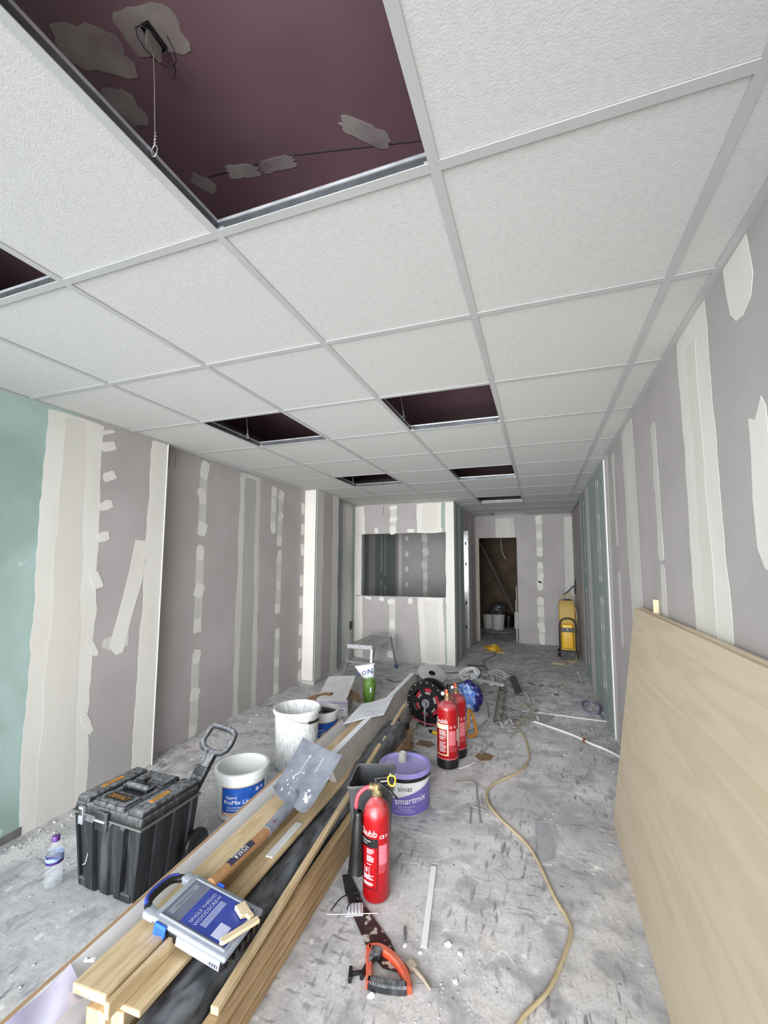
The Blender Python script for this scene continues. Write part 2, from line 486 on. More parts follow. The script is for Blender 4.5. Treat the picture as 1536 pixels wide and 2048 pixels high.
# --- ceiling grid: 600 mm lay-in tiles on white tees
ceil = struct('ceiling'); STEELW = mat('tee_web_steel', (120, 124, 128), (98, 102, 106), .35, .6, scale=14)
XS = [-1.8, -1.2, -.6, 0, .6, 1.2]
rows = range(-3, 12)
OPEN = {(3, -1), (1, -1), (1, 2), (3, 2), (1, 5), (3, 5), (3, 8), (3, 11), (3, -2), (3, -3), (2, -3)}  # cells nearest the shopfront are unseen openings added to let daylight onto the soffit
def tile_mesh(w, d, name):
    bm = BX(-w / 2, w / 2, -d / 2, d / 2, 0, .015)
    bmesh.ops.recalc_face_normals(bm, faces=bm.faces)
    me = bpy.data.meshes.new(name); bm.to_mesh(me); bm.free(); me.materials.append(TILE); return me
_tm = {}
def tile(x0, x1, y0, y1):
    w, d = round(x1 - x0 - .006, 3), round(y1 - y0 - .006, 3)
    if w < .02 or d < .02: return
    if (w, d) not in _tm: _tm[(w, d)] = tile_mesh(w, d, 'ceiling_tile')
    o = bpy.data.objects.new('ceiling_tile', _tm[(w, d)]); COL.objects.link(o)
    o.location = ((x0 + x1) / 2, (y0 + y1) / 2, H + .0035 + rnd.uniform(0, .0006)); o.parent = ceil
edges = [XL2 - .02] + XS + [XR]
for ci in range(len(edges) - 1):
    for rj in rows:
        if (ci - 1 + 0, rj) in {(c - 0, r) for c, r in OPEN}: continue
        y0, y1 = rj * .6, min(rj * .6 + .6, YB)
        y0 = max(y0, YF)
        if y1 <= YF: continue
        if ci == 0 and y1 < 1.3: continue
        tile(edges[ci], edges[ci + 1], y0, y1)
def tee(bm, p, q):
    """inverted tee: white flange, steel web and bulb are separate"""
    bar(bm, p, q, .024, .0022)
def web(bm, p, q):
    p = Vector(p) + Vector((0, 0, .017)); q = Vector(q) + Vector((0, 0, .017))
    bar(bm, p, q, .0028, .031)
def bulb(p, q, par):
    b = bmesh.new(); d = Vector((0, 0, .035)); bar(b, Vector(p) + d, Vector(q) + d, .0075, .008, bev=.002); obj('steel_bulb', b, SILVER, par)
for x in XS:
    y1 = YB if x > XPR - .3 or True else YP
    r = obj('main_runner', (lambda b: (tee(b, (x, YF, H + .0011), (x, y1, H + .0011)), b)[1])(bmesh.new()), GRID, ceil)
    wb = bmesh.new(); web(wb, (x, YF, H + .002), (x, y1, H + .002)); obj('runner_web', wb, STEELW, r); bulb((x, YF, H + .002), (x, y1, H + .002), r)
for rj in rows:
    y = rj * .6
    if y < YF: continue
    for ci in range(len(edges) - 1):
        if ci == 0 and y < 1.5: continue
        xa, xb = edges[ci] + (.012 if ci else 0), edges[ci + 1] - .012
        b = bmesh.new(); tee(b, (xa, y, H + .0009), (xb, y, H + .0009)); r = obj('cross_tee', b, GRID, ceil)
        if (ci - 1, rj - 1) in OPEN or (ci - 1, rj) in OPEN:
            b = bmesh.new(); web(b, (xa - .01, y, H + .002), (xb + .01, y, H + .002))
            for q in (-.05, 0, .02, .05): box(b, (xa + xb) / 2 + q, (xa + xb) / 2 + q + .006, y - .0024, y + .0024, H + .012, H + .02)
            obj('tee_web', b, STEELW, r); bulb((xa - .01, y, H + .002), (xb + .01, y, H + .002), r)
            # end clips of the tee where it locks into the runner
            for xx in (xa, xb):
                b = BX(xx - .012, xx + .012, y - .006, y + .006, H + .004, H + .016, .002); obj('locking_clip', b, SILVER, r)
# wall angle trims
b = bmesh.new(); bar(b, (XR - .012, YF, H + .0006), (XR - .012, YB, H + .0006), .024, .002); bar(b, (XR - .001, YF, H + .012), (XR - .001, YB, H + .012), .002, .024)
obj('wall_angle', b, GRID, ceil)
for (xx, ya, yb) in ((XL, YF, 1.505), (XL2, 1.505, 3.61), (-1.715, 3.61, 4.2), (-1.86, 4.2, YP)):
    b = bmesh.new(); bar(b, (xx + .008, ya, H + .0004), (xx + .008, yb, H + .0004), .016, .0018); obj('wall_angle', b, GRID, ceil)
b = bmesh.new(); bar(b, (-.335, YB - .01, H + .0006), (XR, YB - .01, H + .0006), .02, .002); obj('wall_angle', b, GRID, ceil)

# --- soffit above, painted maroon, with filler patches
sof = struct('soffit')
obj('soffit_slab', BX(-2.1, 1.6, YF - .1, YS + .1, SOF, SOF + .15), MAROON, sof)
def blob(cx, cy, a, bq, ang, n=22, rough=.18):
    pts = []
    for i in range(n):
        t = 2 * PI * i / n; k = 1 + rnd.uniform(-rough, rough)
        c, s = math.cos(t), math.sin(t)
        # squarish trowel mark
        q = (abs(c) ** 7 + abs(s) ** 7) ** (-1 / 7)
        x, y = a * c * q * k, bq * s * q * k
        pts.append((cx + x * math.cos(ang) - y * math.sin(ang), cy + x * math.sin(ang) + y * math.cos(ang)))
    return pts
def sofpatch(cx, cy, a, bq, ang, rough=.14):
    bm = prism(bmesh.new(), blob(cx, cy, a, bq, ang, 26, rough), SOF - .002, SOF + .001); obj('filler_patch', bm, SKIM, sof)
for q in ((-.05, -.19, .075, .045, .3), (-.22, -.21, .085, .05, .5), (-.27, -.08, .045, .05, .2), (-.235, .18, .04, .022, 1.0), (-.08, .185, .05, .022, .25), (.04, .2, .055, .022, .1),
          (.345, .2, .075, .026, .75), (.2, -.36, .05, .02, .3), (.1, 1.75, .06, .02, .5), (.45, 1.6, .09, .03, .1), (-.75, 1.7, .12, .05, .3), (.3, 3.2, .12, .08, .2),
          (-.8, 3.3, .14, .1, .1), (-.9, -.2, .14, .09, .2)):
    sofpatch(*q)
b = TB([(-.2, .165, SOF), (.1, .19, SOF), (.55, .29, SOF)], .002, 5); obj('soffit_crack', b, mat('soffit_crack_grey', (60, 46, 50)), sof)  # hairline crack drawn as a thin dark grey tube

def hanger(x, y, label):
    t = thing('ceiling_hanger', label, 'hanger', (x, y, 0))
    dx, dy = -.06, .03
    obj('angle_bracket', box(bmesh.new(), dx - .012, dx + .012, dy - .028, dy + .028, SOF - .012, SOF, .002), BLACKC, t)
    b = bmesh.new(); box(b, dx - .004, dx + .004, dy - .02, dy + .02, SOF - .05, SOF - .008, .001); obj('bracket_tab', b, TAR, t)
    W_ = [(dx, dy, SOF - .045), (dx * .55, dy * .55, 2.52), (0, 0, H + .05), (0, 0, H + .045)]
    obj('hanger_wire', TB(W_, .0011, 5), WHITEG, t)
    # twisted tail and loop round the runner bulb
    tw = [(.002 * math.cos(i * 1.3), .002 * math.sin(i * 1.3), H + .045 + i * .0016) for i in range(20)]
    obj('wire_twist', TB(tw, .0012, 5), SILVER, t)
    lp = [(.008 * math.sin(i * PI / 6), 0, H + .032 + .014 * math.cos(i * PI / 6)) for i in range(12)]
    obj('wire_loop', TB(lp, .0013, 5, closed=True), SILVER, t)
    cl = [(dx + .03 * math.cos(i * .55) + .01, dy + .05 * math.sin(i * .55), SOF - .02 - .003 * i) for i in range(16)]
    obj('loose_wire', TB(cl, .001, 5), BLACKC, t)
hanger(.012, -.21, 'thin wire ceiling hanger with black bracket in the big nearest ceiling opening')
hanger(.012, 1.62, 'thin wire ceiling hanger in the middle opening of the centre row')
hanger(-1.17, 1.62, 'thin wire ceiling hanger in the dark opening beside the left wall')
hanger(-1.17, 3.45, 'thin wire ceiling hanger in the opening close to the white pier')

# --- walls. plane maps (u along wall, v up, d proud)
def left(X): return lambda u, v, d: (X + d, u, v)
def right(X): return lambda u, v, d: (X - d, u, v)
def back(Y): return lambda u, v, d: (u, Y - d, v)
def near(Y): return lambda u, v, d: (u, Y + d, v)
def panel(par, f, u0, u1, v0, v1, mt, t=.0125, name='plasterboard_panel'):
    obj(name, prism(bmesh.new(), [(u0, v0), (u1, v0), (u1, v1), (u0, v1)], -t, 0, f), mt, par)
def edge_run(ua, ub, va, vb, j, step=.035, amp2=0):
    n = max(3, int(abs(vb - va) / step)); s = rnd.uniform(0, 99); out = []
    for i in range(n + 1):
        t = i / n; v = va + (vb - va) * t
        out.append((ua + (ub - ua) * t + j * (pnoise(Vector((s, v * 3.1, 0))) * 1.3 + .7 * pnoise(Vector((s, v * 13, 5)))), v))
    return out
def strip(par, f, l0, l1, r0, r1, v0, v1, mt, j=.006, t=.0005, name='plaster_strip', tip=.25, j2=None):
    """l0,l1 left edge at bottom/top, r0,r1 right edge; rounded ends"""
    A = edge_run(l0, l1, v0, v1, j); B = edge_run(r0, r1, v0, v1, j if j2 is None else j2)
    wq = abs(r0 - l0) * tip
    def capend(p, q, s):
        return [((p[0] * .8 + q[0] * .2) + jit(.3, wq), p[1] + s * wq * .8), ((p[0] + q[0]) / 2, p[1] + s * wq * 1.1 + jit(.3, wq)), ((p[0] * .2 + q[0] * .8), p[1] + s * wq * .8)]
    pts = A + (capend(A[-1], B[-1], 1) if tip else []) + B[::-1] + (capend(B[0], A[0], -1) if tip else [])
    obj(name, prism(bmesh.new(), pts, 0, t, f), mt, par)
def poly(par, f, pts, mt, t=.0007, name='plaster_patch'):
    obj(name, prism(bmesh.new(), pts, 0, t, f), mt, par)
def dab(par, f, u, v, a=.04, bq=.05, mt=None, t=.0011, ang=0):
    obj('plaster_dab', prism(bmesh.new(), blob(u, v, a, bq, ang, 16, .13), 0, t, f), mt or PLAS, par)
def screwline(par, f, u, segs, w=.085, dw=.05, lean=0, mt=None):
    """vertical filled line of screws: thin strip with thicker dabs"""
    for (v0, v1) in segs:
        strip(par, f, u - w / 2 - lean * v0, u - w / 2 - lean * v1, u + w / 2 - lean * v0, u + w / 2 - lean * v1, v0, v1, mt or PLAS2, .004, tip=.2)
        n = max(2, round((v1 - v0) / .28))
        for i in range(n + 1):
            v = v0 + .03 + (v1 - v0 - .06) * i / n + rnd.uniform(-.03, .03)
            dab(par, f, u - lean * v + rnd.uniform(-.012, .012), v, dw * rnd.uniform(.7, 1.0), dw * rnd.uniform(1.0, 1.5), ang=rnd.uniform(-.4, .4))

wl = struct('wall_left')
F1 = left(XL)
obj('wall_core', BX(XL - .3, XL - .0125, YF, 1.49, 0, SOF), GREY, wl)
panel(wl, F1, YF, .86, .0, SOF, GREENP); panel(wl, F1, .86, 1.505, 0, SOF, GREY)
# end face of the boxed-out length, then the set-back length
panel(wl, near(1.505), XL2 - .02, XL, 0, SOF, GREY)
strip(wl, F1, .71, .69, 1.05, 1.01, .0, H - .02, PLAS, .013, .0005, tip=.02)
strip(wl, F1, .78, .78, .98, .90, .0, H - .05, PLAS3, .012, .0009, tip=.1)
for (u, v, a, g) in ((1.03, 2.235, .06, .012), (1.05, 2.15, .05, .03), (1.07, 1.96, .045, .028), (1.06, 1.77, .045, .028), (1.055, 1.57, .04, .03), (1.03, 1.3, .03, .05), (1.03, .9, .02, .06), (1.03, .45, .02, .07)):
    dab(wl, F1, u, v, a, g, PLAS, .0012, .45)
poly(wl, F1, [(1.28, 1.565), (1.36, 1.56), (1.362, 1.45), (1.35, 1.29), (1.325, 1.2), (1.295, 1.09), (1.26, .95), (1.235, .83), (1.19, .82), (1.14, .88), (1.175, 1.02), (1.21, 1.17), (1.25, 1.36)], PLAS, .0009)
poly(wl, F1, [(1.17, .84), (1.27, .87), (1.27, .98), (1.10, .93), (1.09, .89)], PLAS2, .0006)
strip(wl, F1, 1.345, 1.37, 1.5, 1.5, .02, H - .01, PLAS, .012, .0008, tip=.02, j2=0)
b = bmesh.new(); bar(b, (XL + .001, 1.503, 0), (XL + .001, 1.503, SOF), .006, .006, (1, 0, 0), .001); obj('corner_bead', b, WPRINT, wl)
# torn board foot and exposed edge near the floor
poly(wl, F1, [(.2, .0), (.2, .04), (.5, .03), (.72, .045), (.72, 0)], mat('torn_board_edge', (120, 116, 112), (96, 92, 90), .95, scale=20), .002, 'torn_edge')
F2 = left(XL2)
obj('wall_core', BX(XL2 - .3, XL2 - .0125, 1.49, YB, 0, SOF), GREY, wl)
panel(wl, F2, 1.505, 2.585, 0, SOF, GREY); panel(wl, F2, 2.585, 3.61, 0, SOF, GREY)
screwline(wl, F2, 1.965, [(1.68, 2.2), (.86, 1.53), (.03, .67)], .085, .05)
strip(wl, F2, 2.43, 2.43, 2.77, 2.73, .0, H - .02, PLAS2, .012, .0005, tip=.02)
strip(wl, F2, 2.50, 2.50, 2.70, 2.66, .0, H - .06, mat('joint_compound_grey', (180, 177, 172), (172, 169, 164), .9, scale=4, vec=(1, 1, .3)), .012, .0008, tip=.05)
screwline(wl, F2, 2.975, [(1.77, 2.22)], .1, .045); screwline(wl, F2, 3.1, [(1.64, 2.2), (.88, 1.5), (.03, .7)], .09, .045)
for v in (2.06, 1.81, 1.57, 1.2, .95, .63, .35, .1): dab(wl, F2, 3.565, v, .035, .07)
for u in (1.6, 1.66): poly(wl, F2, [(u, 2.14), (u + .006, 2.14), (u + .006, 2.27), (u, 2.27)], mat('pencil_mark', (120, 112, 110)), .0008, 'pencil_line')
# pier
pf = back(3.61)
obj('pier_core', BX(XL2, -1.7275, 3.6225, 4.19, 0, SOF), GREY, wl)
panel(wl, pf, XL2, -1.715, .0, SOF, PLAS, name='pier_face')
obj('pier_plinth', BX(XL2 + .003, -1.7, 3.585, 4.2, 0, .05, .006), RUB, wl)
F3 = left(-1.715)
panel(wl, F3, 3.61, 4.2, 0, SOF, GREY)
strip(wl, F3, 3.612, 3.612, 3.77, 3.79, 0, H, PLAS2, .012, tip=0); strip(wl, F3, 4.02, 4.04, 4.198, 4.198, 0, H, PLAS2, .01, tip=0)
b = bmesh.new(); bar(b, (-1.714, 3.611, .05), (-1.714, 3.611, H), .005, .005, (1, 0, 0), .001); obj('corner_bead', b, WPRINT, wl)
panel(wl, near(4.2), XL2 - .02, -1.715, 0, SOF, PLAS2)
F4 = left(-1.86)
panel(wl, F4, 4.2, 4.62, 0, SOF, GREEN); panel(wl, F4, 4.62, YP, 0, SOF, GREEN)
strip(wl, F4, 4.63, 4.62, 4.95, 4.95, .02, H - .02, PLAS2, .012, tip=.05)
strip(wl, F4, 4.70, 4.70, 4.88, 4.88, .02, H - .06, PLAS3, .012, .0009, tip=.05)
sb = thing('socket_back_box', 'small black socket box low on the left wall in the far corner', 'socket', (-1.855, 4.93, .5))
obj('box_frame', BX(0, .006, -.045, .045, -.06, .06, .002), BLACKC, sb); obj('box_recess', BX(.004, .008, -.034, .034, -.048, .048, .001), BLACKP, sb)

# partition with the unglazed opening
wp = struct('wall_partition'); P1 = back(YP)
OX0, OX1, OZ0, OZ1 = -1.745, -.447, .925, 1.85
obj('stud_core_left', BX(-1.87, OX0, YP + .0125, YP + .09, 0, SOF), GREY, wp); obj('stud_core_right', BX(OX1, XPR - .0125, YP + .0125, YP + .09, 0, SOF), GREY, wp)
obj('stud_core_sill', BX(OX0, OX1, YP + .0125, YP + .09, 0, OZ0), GREY, wp); obj('stud_core_head', BX(OX0, OX1, YP + .0125, YP + .09, OZ1, SOF), GREY, wp)
panel(wp, P1, -1.87, -.85, 0, OZ0, GREY); panel(wp, P1, -.85, XPR, 0, OZ0, GREY)
panel(wp, P1, -1.87, -.85, OZ1, SOF, GREY); panel(wp, P1, -.85, XPR, OZ1, SOF, GREY)
panel(wp, P1, -1.87, OX0, OZ0, OZ1, GREY); panel(wp, P1, OX1, XPR, OZ0, OZ1, GREY)
strip(wp, P1, -1.86, -1.86, -1.72, -1.73, .03, OZ0, PLAS, .008, tip=.05); strip(wp, P1, -1.86, -1.86, -1.755, -1.75, OZ0, OZ1, PLAS, .004, tip=0)
strip(wp, P1, -1.86, -1.86, -1.69, -1.72, OZ1, H - .02, PLAS, .014, tip=.02)
strip(wp, P1, -1.30, -1.30, -1.21, -1.21, .06, OZ0 - .03, PLAS2, .006, tip=.1); strip(wp, P1, -1.29, -1.29, -1.19, -1.19, OZ1 + .01, H - .03, PLAS2, .006, tip=.1)
strip(wp, P1, -.82, -.87, -.47, -.50, .02, OZ0 - .005, PLAS, .01, tip=.03); strip(wp, P1, -.74, -.78, -.55, -.58, .06, OZ0 - .06, PLAS3, .01, .0009, tip=.1)
strip(wp, P1, -.88, -.88, -.50, -.48, OZ1 + .005, H - .02, PLAS, .01, tip=.03); strip(wp, P1, -.8, -.8, -.58, -.56, OZ1 + .03, H - .03, PLAS3, .01, .0009, tip=.1)
strip(wp, P1, -.475, -.475, -.452, -.452, .03, .85, mat('green_board_edge', (168, 184, 182), (158, 176, 174), .9), .004, .001, tip=.3)
strip(wp, P1, -.52, -.51, -.47, -.465, OZ1 + .07, H - .02, GREEN, .004, .0009, tip=.1)
strip(wp, P1, -.46, -.455, XPR - .002, XPR - .002, .01, H - .01, PLAS, .006, .0008, tip=0, j2=0)
for (u, v, a, g, an) in ((-1.51, 1.9, .03, .045, .2), (-1.24, 2.06, .06, .035, .1), (-1.25, 1.9, .045, .06, .2), (-.97, 1.885, .055, .025, 0), (-1.63, .895, .05, .018, -.2), (-1.42, .885, .035, .03, -.3), (-1.27, .85, .055, .03, .1), (-.98, .87, .035, .04, -.3), (-1.255, .53, .045, .06, 0), (-1.24, 2.235, .06, .025, 0), (-1.28, .1, .045, .05, 0)):
    dab(wp, P1, u, v, a, g, ang=an)
b = bmesh.new(); bar(b, (XPR - .002, YP - .001, 0), (XPR - .002, YP - .001, H), .005, .005, (1, 0, 0), .001); obj('corner_bead', b, WPRINT, wp)
crk = TB([(-1.395, YP - .001, 2.27), (-1.393, YP - .001, 2.17), (-1.405, YP - .001, 2.13)], .003, 5); obj('crack', crk, mat('crack_dark', (92, 82, 76)), wp)
# metal lining of the opening
for nm, a, c in (('opening_jamb', (OX0 + .004, YP + .045, OZ0), (OX0 + .004, YP + .045, OZ1)), ('opening_jamb', (OX1 - .002, YP + .045, OZ0), (OX1 - .002, YP + .045, OZ1))):
    b = bmesh.new(); bar(b, a, c, .09, .004, (1, 0, 0)); obj(nm, b, GALV, wp)
b = bmesh.new(); bar(b, (OX0, YP + .045, OZ0 + .002), (OX1, YP + .045, OZ0 + .002), .09, .004); obj('opening_sill', b, GALV, wp)

# return wall of the partition, facing the passage, with a doorway and a bare metal stud
wr = struct('wall_passage'); P2 = left(XPR); D0, D1, DZ = 5.87, 6.35, 1.965
for (a, c, z0, z1) in ((YP, D0, 0, SOF), (D1, YB, 0, SOF), (D0, D1, DZ, SOF)):
    obj('stud_core', BX(XPR - .085, XPR - .0125, a + .001, c - (.012 if a != D0 else 0), z0, z1), GREY, wr)
panel(wr, P2, YP + .002, 5.45, 0, SOF, GREEN); panel(wr, P2, 5.45, D0, 0, SOF, GREEN); panel(wr, P2, D1 + .004, YB, 0, SOF, GREY); panel(wr, P2, D0, D1 + .004, DZ, SOF, GREY)
strip(wr, P2, 5.08, 5.08, 5.2, 5.2, .02, H - .02, PLAS2, .01, tip=.05); strip(wr, P2, 5.4, 5.4, 5.56, 5.56, .02, H - .02, PLAS2, .01, tip=.05)
strip(wr, P2, 6.5, 6.5, 6.62, 6.62, .02, H - .02, PLAS2, .01, tip=.05); strip(wr, P2, 6.9, 6.9, 7.05, 7.05, .02, H - .02, PLAS2, .01, tip=.05)
st = thing('metal_stud', 'shiny bare metal stud standing at the side doorway of the passage', 'metal stud', (XPR - .05, D1, 0))
b = bmesh.new(); box(b, -.045, .045, -.004, 0, .02, DZ); obj('web', b, SILVER, st)
for s in (-1, 1):
    b = bmesh.new(); box(b, s * .045 - .002, s * .045 + .002, -.004, .03, .02, DZ); obj('flange', b, SILVER, st)
for z in (.35, .75, 1.4, 1.75): obj('service_hole', BX(-.012, .012, -.006, -.0035, z - .03, z + .03, .001), BLACKC, st)

# back wall and its doorway
wb_ = struct('wall_back'); P3 = back(YB); BX0, BX1, BZ = -.285, .41, 1.885
panel(wb_, P3, -.335, BX0, 0, SOF, GREY); panel(wb_, P3, BX0, BX1, BZ, SOF, GREY); panel(wb_, P3, BX1, 1.0, 0, SOF, GREY); panel(wb_, P3, 1.0, 1.5, 0, SOF, GREY)
obj('stud_core', BX(BX1, 1.5, YB + .0125, YB + .1, 0, SOF), GREY, wb_); obj('stud_core', BX(-2.1, BX0, YB + .0125, YB + .1, 0, SOF), GREY, wb_); obj('stud_core', BX(BX0, BX1, YB + .0125, YB + .1, BZ, SOF), GREY, wb_)
strip(wb_, P3, .04, .04, .39, .37, BZ + .005, H - .05, PLAS2, .008, tip=.02)
screwline(wb_, P3, .8, [(1.58, 2.22), (.98, 1.38), (.05, .8)], .1, .06)
strip(wb_, P3, 1.2, 1.22, 1.36, 1.38, .3, H - .06, PLAS2, .01, tip=.05)
b = bmesh.new(); bar(b, (BX0 + .006, YB + .05, 0), (BX0 + .006, YB + .05, BZ), .1, .012, (1, 0, 0)); obj('door_lining', b, PALE, wb_)
# side room behind the opening
ws = struct('wall_side_room')
Q1 = left(-1.86)
for (a, c, mt) in ((YP + .09, 5.7, GREEN), (5.7, 6.3, GREEN), (6.3, 6.95, GREEN), (6.95, YB, GREEN)): panel(ws, Q1, a, c, 0, SOF, mt)
strip(ws, Q1, 5.62, 5.62, 5.9, 5.9, .02, H, PLAS2, .012, tip=.05); strip(ws, Q1, 7.0, 7.0, 7.14, 7.14, .02, H, PLAS2, .006, tip=.05)
screwline(ws, Q1, 6.2, [(1.3, 2.1), (.3, 1.1)], .06, .03); screwline(ws, Q1, 6.4, [(1.2, 2.1), (.3, 1.0)], .06, .03)
panel(ws, back(YB), -1.87, -1.1, 0, SOF, GREY); panel(ws, back(YB), -1.1, -.42, 0, SOF, GREY)
strip(ws, P3, -1.86, -1.86, -1.78, -1.78, .02, H, PLAS2, .008, tip=0); screwline(ws, P3, -1.31, [(.1, 2.2)], .09, .06); strip(ws, P3, -.75, -.75, -.5, -.5, .02, H, PLAS2, .01, tip=.05)
for v in (1.9, 1.6, 1.3, 1.0, .7): dab(ws, P3, -1.68, v, .03, .05)
panel(ws, near(YP + .09), -1.87, OX0, 0, SOF, GREY)
# right wall
wr_ = struct('wall_right'); R1 = right(XR)
obj('wall_core', BX(XR + .0125, XR + .3, YF, YS, 0, SOF), GREY, wr_)
for a, c, mt in ((YF, .86, GREY), (.86, 2.06, GREY), (2.06, 3.1, GREY)): panel(wr_, R1, a, c, 0, SOF, mt)
R2 = right(XR)
panel(wr_, R2, 3.1, 4.3, 0, SOF, GREEN); panel(wr_, R2, 4.3, 5.47, 0, SOF, GREEN)
panel(wr_, near(5.47), XR, XR + .04, 0, SOF, PLAS2); panel(wr_, right(XR + .03), 5.47, YB, 0, SOF, GREY)
poly(wr_, R1, [(.6, 2.285), (.45, 2.285), (.435, 2.2), (.43, 2.16), (.45, 2.11), (.5, 2.085), (.54, 2.09), (.575, 2.13), (.59, 2.2)], PLAS, .0008)
strip(wr_, R1, .66, .755, 1.02, 1.05, .0, H - .005, PLAS, .012, .0005, tip=.02)
strip(wr_, R1, .78, .87, .92, .95, .1, 2.2, PLAS3, .02, .0009, tip=.1)
poly(wr_, R1, [(.515, 1.8), (.48, 1.785), (.44, 1.835), (.42, 1.8), (.42, 1.6), (.43, 1.44), (.45, 1.38), (.49, 1.4), (.52, 1.45), (.525, 1.58), (.515, 1.7)], PLAS, .0008)
strip(wr_, R1, 1.415, 1.44, 1.49, 1.515, 1.45, 2.07, PLAS2, .008, .0006, tip=.4); dab(wr_, R1, 1.475, 1.82, .045, .06, PLAS2); dab(wr_, R1, 1.46, 1.5, .045, .07, PLAS2)
strip(wr_, R1, 1.39, 1.41, 1.47, 1.49, .2, 1.39, PLAS2, .008, .0006, tip=.2)
strip(wr_, R1, 1.86, 1.93, 2.16, 2.27, .0, H - .01, PLAS2, .012, .0005, tip=.02)
strip(wr_, R1, 2.6, 2.61, 2.66, 2.7, 1.56, 2.22, PLAS2, .008, .0006, tip=.4); strip(wr_, R1, 2.56, 2.57, 2.64, 2.66, .85, 1.33, PLAS2, .008, .0006, tip=.4)
strip(wr_, R1, 2.97, 2.9, 3.075, 3.075, .0, H, PLAS2, .006, .0006, tip=0)
b = bmesh.new(); bar(b, (XR - .004, 3.09, .0), (XR - .004, 3.09, H), .022, .008, (1, 0, 0), .002); obj('white_corner_bead', b, WPRINT, wr_)
strip(wr_, R2, 3.12, 3.12, 3.2, 3.2, 0, H, PLAS2, .004, tip=0)
for u in (3.55, 3.68): screwline(wr_, R2, u, [(1.25, 2.2), (.25, 1.1)], .035, .025)
strip(wr_, R2, 4.36, 4.36, 4.72, 4.72, .0, H, PLAS2, .01, tip=0); screwline(wr_, R2, 4.98, [(1.3, 2.2), (.2, 1.1)], .06, .03)
strip(wr_, R2, 5.3, 5.3, 5.465, 5.465, 0, H, PLAS2, .006, tip=0)
# bulkhead over the open shopfront behind the camera
wf = struct('wall_front'); obj('shopfront_bulkhead', BX(-2.1, 1.6, YF - .12, YF, H, SOF + .15), GREY, wf)
# store room beyond the doorway
wz = struct('wall_store_room')
obj('store_back', BX(-1.4, 1.5, YS, YS + .1, 0, SOF), DARKW, wz); obj('store_side', BX(-1.4, -1.3, YB + .1, YS, 0, SOF), DARKW, wz)
b = bmesh.new(); bar(b, (-.42, 8.4, 1.86), (.22, 8.6, .42), .07, .06); obj('raking_beam', b, mat('dark_timber', (70, 62, 54)), wz)

# ================================================================== things: timber stack
def board(name, label, p, q, w, h, mt, up=(0, 0, 1), bev=.0035, cat='board', group=None):
    """one length of timber; local X runs along it, p and q are centre line ends on its underside"""
    p = Vector(p); q = Vector(q); x = (q - p); Ln = x.length; x.normalize()
    y = Vector(up).cross(x).normalized(); z = x.cross(y)
    Mx = Matrix((x, y, z)).transposed().to_4x4(); Mx.translation = p
    o = obj(name, box(bmesh.new(), 0, Ln, -w / 2, w / 2, 0, h, bev), mt)
    o.matrix_world = Mx
    return tag(o, label, cat, group)
OAKE = oak('pale_rough_oak', (194, 170, 132), (156, 129, 93))
sl = -.0376
def lane(x0, y, z, s=sl): return (x0 + s * y, y, z)
# right-hand pile of five slim oak lengths on the floor
pl = ['bottom', 'second', 'third', 'fourth', 'top']
gr = 'slim oak lengths piled beside the black wrapped roll'
for i in range(5):
    dx = (.008, -.003, .006, -.007, .002)[i]
    board('oak_length', 'slim oak length on the floor beside the black roll, %s of its pile of five' % (pl[i] if i else 'lowest'), lane(-.098 + dx * .6, -.25 + .03 * i, .0005 + i * .0282), lane(-.098 + dx * .6, 2.44 - .05 * (i % 2), .0005 + i * .0282), .038, .0272, (OAKD, OAKE)[i % 2], group=gr)
board('oak_lath', 'thin square oak lath lying along the top of the slim oak pile', (-.104, .225, .1425), (-.287, 2.6, .236), .026, .022, OAK, cat='lath')
# left-hand stack
t = thing('primed_board', 'long white primed board on edge with raw brown top edge, left side of the timber', 'board', (-.401, -.14, 0), rot=(math.radians(-24), 0, PI / 2 + .052))
Ln = 2.25
obj('core', BX(0, Ln, -.011, .021, .085, .275, .001), MDF, t)
obj('primed_face', BX(.001, Ln, -.0124, -.0110, .085, .2745), PRIMED, t); obj('primed_face', BX(.001, Ln, .0210, .0224, .085, .2745), PRIMED, t)
for i, (z, e) in enumerate(((.0005, .03), (.048, .07), (.095, .05), (.142, .09))):
    board('oak_plank', 'oak plank under the wide top plank, %s' % ('on the floor', 'second from the floor', 'third from the floor, with a stepped end', 'just below the recessed plank')[i], (-.396 + .003 * i, e, z), (-.452 + .003 * i, 2.1, z), .07, .0465, (OAK, OAKD, OAKD, OAK)[i], cat='plank', group='oak planks under the wide top plank')
board('oak_plank', 'narrow recessed oak plank just under the wide top plank', (-.398, .105, .189), (-.456, 2.12, .189), .075, .034, OAK, cat='plank')
board('oak_plank', 'wide planed oak plank with rounded corner on top of the stack', (-.398, .075, .2235), (-.472, 2.16, .2235), .122, .0265, OAK, bev=.005, cat='plank')
for i, z in enumerate((.0005, .0465, .0925, .1385)):
    board('oak_plank', 'oak plank beside the black roll, %s of its stack' % ('lowest', 'second from the floor', 'third from the floor', 'fourth from the floor')[i], (-.334, .05 + .02 * i, z), (-.388, 2.2, z), .05, .0455, (OAKD, OAK, OAKD, OAK)[i], cat='plank', group='oak planks beside the black roll')
board('oak_plank', 'oak plank with rounded end showing between the batten and the black roll', (-.299, .115, .1845), (-.312, 1.9, .1845), .084, .0165, OAK, bev=.004, cat='plank')
board('oak_batten', 'narrow square oak batten lying beside the wide top plank', (-.324, .07, .2015), (-.328, .43, .2015), .017, .042, OAK, cat='batten')
board('white_trim_piece', 'short white plastic trim lying beside the shovel shaft', (-.290, .74, .2015), (-.296, .98, .2015), .034, .006, WHITEP, bev=.001, cat='trim')
